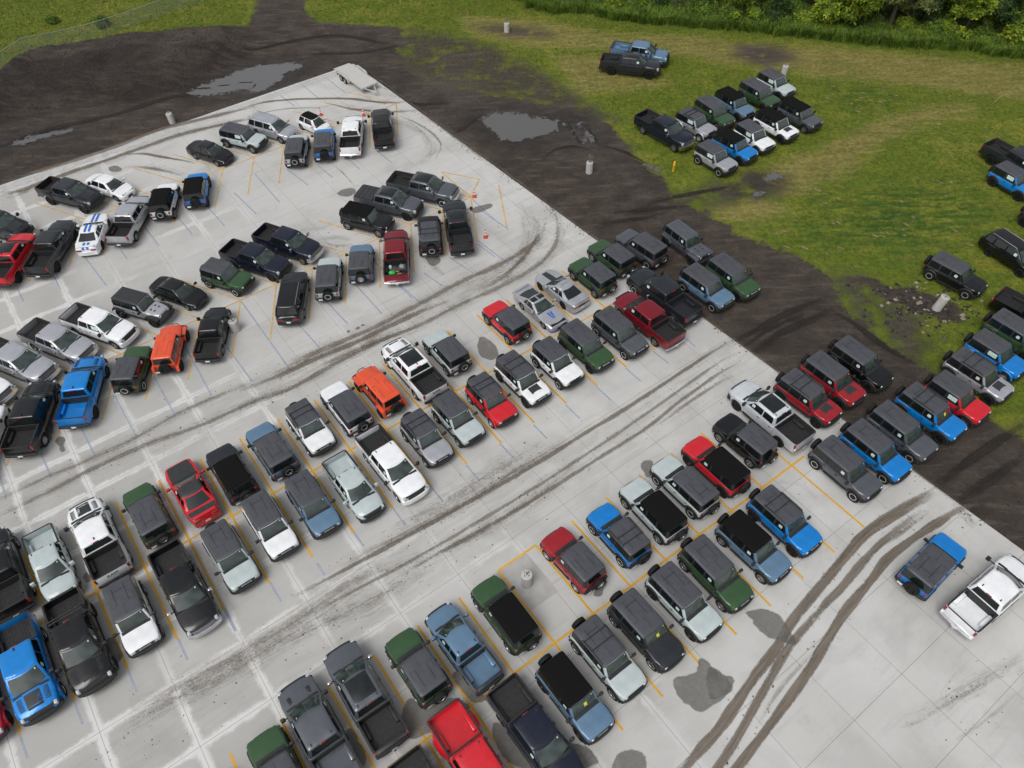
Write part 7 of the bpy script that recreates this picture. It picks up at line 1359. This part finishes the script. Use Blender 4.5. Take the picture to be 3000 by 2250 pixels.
# ------------------------------------------------------------------ flatbed trailer
def trailer():
    o=tag(empty('flatbed_trailer',(-15.72,76.62,0),R(-52.9)),'weathered grey flatbed car trailer with tandem wheels at the corner of the slab','trailer')
    dk=simple('weathered_deck',(.50,.49,.46),.75,.0,.05,3,bump=.1,bscale=25); st=simple('trailer_steel',(.52,.52,.47),.5,.25,.15,4)
    L=2.95;W=.95
    mb=MB(); loft(mb,[[(-L,W,.42),(-L,W,.50),(-L,0,.50)],[(-L+.9,W,.60),(-L+.9,W,.68),(-L+.9,0,.68)],[(L,W,.60),(L,W,.68),(L,0,.68)]])
    for k in range(9): mb.box(-2.0,L-.02,-W+.11+k*.2,-W+.12+k*.2,.67,.684)
    mkobj('deck',mb.mesh('deck',[dk],30),o)
    mb=MB()
    for s in(-1,1): mb.box(-L+.9,L,s*W-.03,s*W+.03,.54,.72,0,.01)
    mb.box(L-.03,L+.05,-W-.03,W+.03,.54,.72,0,.01)
    for k in range(6): mb.box(-1.9+k*.9,-1.84+k*.9,-W,W,.46,.60)
    mkobj('frame',mb.mesh('frame',[st]),o)
    mb=MB(); mb.tube([(L-.1,.6,.52),(L+1.25,.02,.50)],.05,8); mb.tube([(L-.1,-.6,.52),(L+1.25,-.02,.50)],.05,8); mb.box(L+1.15,L+1.45,-.05,.05,.46,.56,0,.02); mkobj('tongue',mb.mesh('tongue',[st]),o)
    mb=MB(); mb.tube([(L+1.0,0,.05),(L+1.0,0,.95)],.035,8); mb.lathe([(.11,.02),(.11,.05),(.001,.05)],12,c=(L+1.0,0,0)); mb.tube([(L+1.0,0,.9),(L+1.0,.16,.9)],.015,6); mkobj('jack_stand',mb.mesh('jack_stand',[st]),o)
    for s in(-1,1):
        mb=MB(); y0,y1=sorted((s*(W+.02),s*(W+.30)))
        secs=[(-1.75,.40),(-1.62,.72),(-1.3,.80),(.10,.80),(.42,.72),(.56,.40)]
        vs=[];fs=[]
        for q,zz in secs: vs+=[(q,y0,zz),(q,y1,zz),(q,y1,zz-.03),(q,y0,zz-.03)]
        for i in range(5):
            for j in range(4): fs.append((i*4+j,i*4+(j+1)%4,(i+1)*4+(j+1)%4,(i+1)*4+j))
        mb.add(vs,fs); mkobj('fender',mb.mesh('fender',[st],30),o)
        for ax in(-.98,-.20):
            wh=mkobj('wheel',cached(('tyre',.34,.22),lambda: tyre_mesh(.34,.22)),o,(ax,s*(W+.16),.34),(0,0,0 if s>0 else PI)); mkobj('rim',cached(('rim',.34,.22,'steel'),lambda: rim_mesh(.34,.22,'steel')),wh)
    for s in(-1,1): mkobj('tail_light',MB().box(-L-.03,-L+.02,s*.75-.1,s*.75+.1,.42,.49,0,.01).mesh('tail_light',[M['tail']]),o)
trailer()
# ------------------------------------------------------------------ vehicles
for ln in VT.strip().split('\n'):
    i,ty,x,y,a,col,roof,rim,opts,lab=ln.split('|'); i=int(i); x=float(x);y=float(y);a=float(a)
    grp='vehicles in the far angled row' if i<=17 else 'vehicles in the near angled row' if i<=41 else 'vehicles in the middle double row' if i<=81 else 'vehicles in the front double row' if i<=116 else 'vehicles at the grass edge row' if i<=122 else 'vehicles in the cluster on the grass' if i<=135 else 'vehicles in the open corner row'
    inside=sdist(np.array([[x,y]]),SLAB)[0]>0
    build_vehicle(ty,x,y,0.004 if inside else -.055 if i>0 and not inside and i<117 else zground(x,y)-.02,a,col,roof,rim,opts.split(',') if opts else [],lab,grp)
# clutter in the maroon pickup's bed
rr=random.Random(9)
def bedpt(dx,dy): a=R(94.9); return (-9.0+dx*math.cos(a)-dy*math.sin(a),46.93+dx*math.sin(a)+dy*math.cos(a))
def sack(nm,dx,dy,z,r,mat,lab,cat,sq=.7):
    bm=bmesh.new(); bmesh.ops.create_icosphere(bm,subdivisions=3,radius=1)
    for v in bm.verts: n=1+.22*mnoise.noise(v.co*1.6+Vector((dx*9,dy*9,0)))+.08*mnoise.noise(v.co*5); v.co=Vector((v.co.x*r*n,v.co.y*r*n*.85,max(v.co.z,-.75)*r*sq*n))
    me=bpy.data.meshes.new(nm); bm.to_mesh(me); bm.free(); me.materials.append(mat); me.polygons.foreach_set('use_smooth',[True]*len(me.polygons)); x,y=bedpt(dx,dy)
    tag(mkobj(nm,me,None,(x,y,z+r*sq*.75)),lab,cat)
sack('plastic_bag',-2.25,.34,.88,.26,simple('green_plastic',(.02,.50,.06),.4),'bright green plastic bag lying in the maroon pickup bed','bag')
sack('plastic_bag',-1.75,-.50,.88,.30,simple('grey_plastic',(.16,.17,.18),.35),'large grey plastic sack at the right side of the maroon pickup bed','bag',1.0)
sack('soil_pile',-1.9,.0,.88,.34,simple('bed_soil',(.07,.06,.05),.95,0,.5,9),'low pile of dark rubble in the middle of the maroon pickup bed','rubble',.45)
x,y=bedpt(-1.55,.45); jb=tag(empty('plastic_jug',(x,y,.88),.4),'white plastic jug standing in the front corner of the maroon pickup bed','jug'); WJ=simple('jug_plastic',(.62,.66,.72),.3)
mkobj('jug_body',MB().lathe([(.001,0),(.11,.0),(.12,.03),(.12,.24),(.05,.34),(.035,.36)],16).mesh('jug_body',[WJ]),jb); mkobj('cap',MB().lathe([(.04,.36),(.04,.40),(.001,.40)],12).mesh('cap',[M['bluestripe']]),jb)
for k,(dx,dy,l,a,c,lab) in enumerate(((-2.5,-.2,.42,.5,(.45,.28,.10),'tan cardboard piece at the tail end of the maroon pickup bed'),(-2.0,-.15,.5,1.4,(.30,.22,.14),'brown board lying across the rubble in the maroon pickup bed'),(-1.62,.05,.55,-.4,(.06,.055,.05),'dark folded mat near the cab in the maroon pickup bed'))):
    x,y=bedpt(dx,dy); tag(mkobj('scrap_board',MB().box(-l/2,l/2,-.12,.12,0,.03,0,.006).mesh('scrap_board',[simple('scrap_%d'%k,c,.85,0,.2,8)]),None,(x,y,1.0 if k<2 else .92),(.25,.12,a)),lab,'scrap')
# ------------------------------------------------------------------ light, camera
w=bpy.data.worlds.new('World'); SC.world=w; w.use_nodes=True; nt=w.node_tree; bg=nt.nodes['Background']
sky=nt.nodes.new('ShaderNodeTexSky'); sky.sky_type='NISHITA'; sky.sun_disc=False; SE,SA=R(58),R(215); sky.sun_elevation=SE; sky.sun_rotation=SA; sky.air_density=1.0; sky.dust_density=3.0; sky.ozone_density=1.0
hs=nt.nodes.new('ShaderNodeHueSaturation'); hs.inputs['Saturation'].default_value=.22; nt.links.new(sky.outputs[0],hs.inputs['Color'])
# broken grey overcast: large soft cloud tones
tc=nt.nodes.new('ShaderNodeTexCoord'); nz=nt.nodes.new('ShaderNodeTexNoise'); nz.inputs['Scale'].default_value=2.2; nz.inputs['Detail'].default_value=5; nt.links.new(tc.outputs['Generated'],nz.inputs['Vector'])
rp=nt.nodes.new('ShaderNodeMapRange'); rp.inputs[1].default_value=.3; rp.inputs[2].default_value=.7; rp.inputs[3].default_value=.75; rp.inputs[4].default_value=1.25; nt.links.new(nz.outputs['Fac'],rp.inputs[0])
mx=nt.nodes.new('ShaderNodeMix'); mx.data_type='RGBA'; mx.blend_type='MULTIPLY'; mx.inputs[0].default_value=1; nt.links.new(hs.outputs[0],mx.inputs[6]); nt.links.new(rp.outputs[0],mx.inputs[7]); nt.links.new(mx.outputs[2],bg.inputs['Color'])
bg.inputs['Strength'].default_value=SKY
sl=bpy.data.lights.new('sun','SUN'); sl.energy=SUN; sl.angle=R(32); sl.color=(1,.985,.96); so_=bpy.data.objects.new('sun',sl); COL.objects.link(so_)
dv=Vector((math.sin(SA)*math.cos(SE),math.cos(SA)*math.cos(SE),math.sin(SE))); so_.rotation_euler=dv.to_track_quat('Z','Y').to_euler()
cam=bpy.data.cameras.new('camera'); co=bpy.data.objects.new('camera',cam); COL.objects.link(co)
f,h,pi_,ro=2202.165,40.3295,.872729,-.028068
fw=Vector((0,math.cos(pi_),-math.sin(pi_))); rt=Vector((1,0,0)); up=rt.cross(fw); r2=rt*math.cos(ro)+up*math.sin(ro); u2=up*math.cos(ro)-rt*math.sin(ro)
co.matrix_world=Matrix(((r2.x,u2.x,-fw.x,0),(r2.y,u2.y,-fw.y,0),(r2.z,u2.z,-fw.z,h),(0,0,0,1)))
cam.sensor_fit='HORIZONTAL'; cam.sensor_width=36; cam.lens=36*f/3000; cam.clip_end=3000; cam.clip_start=.5; SC.camera=co
SC.view_settings.view_transform='Standard'; SC.view_settings.look='None'; SC.view_settings.gamma=1; SC.view_settings.exposure=EXPO
SC.cycles.transparent_max_bounces=12; SC.cycles.max_bounces=6
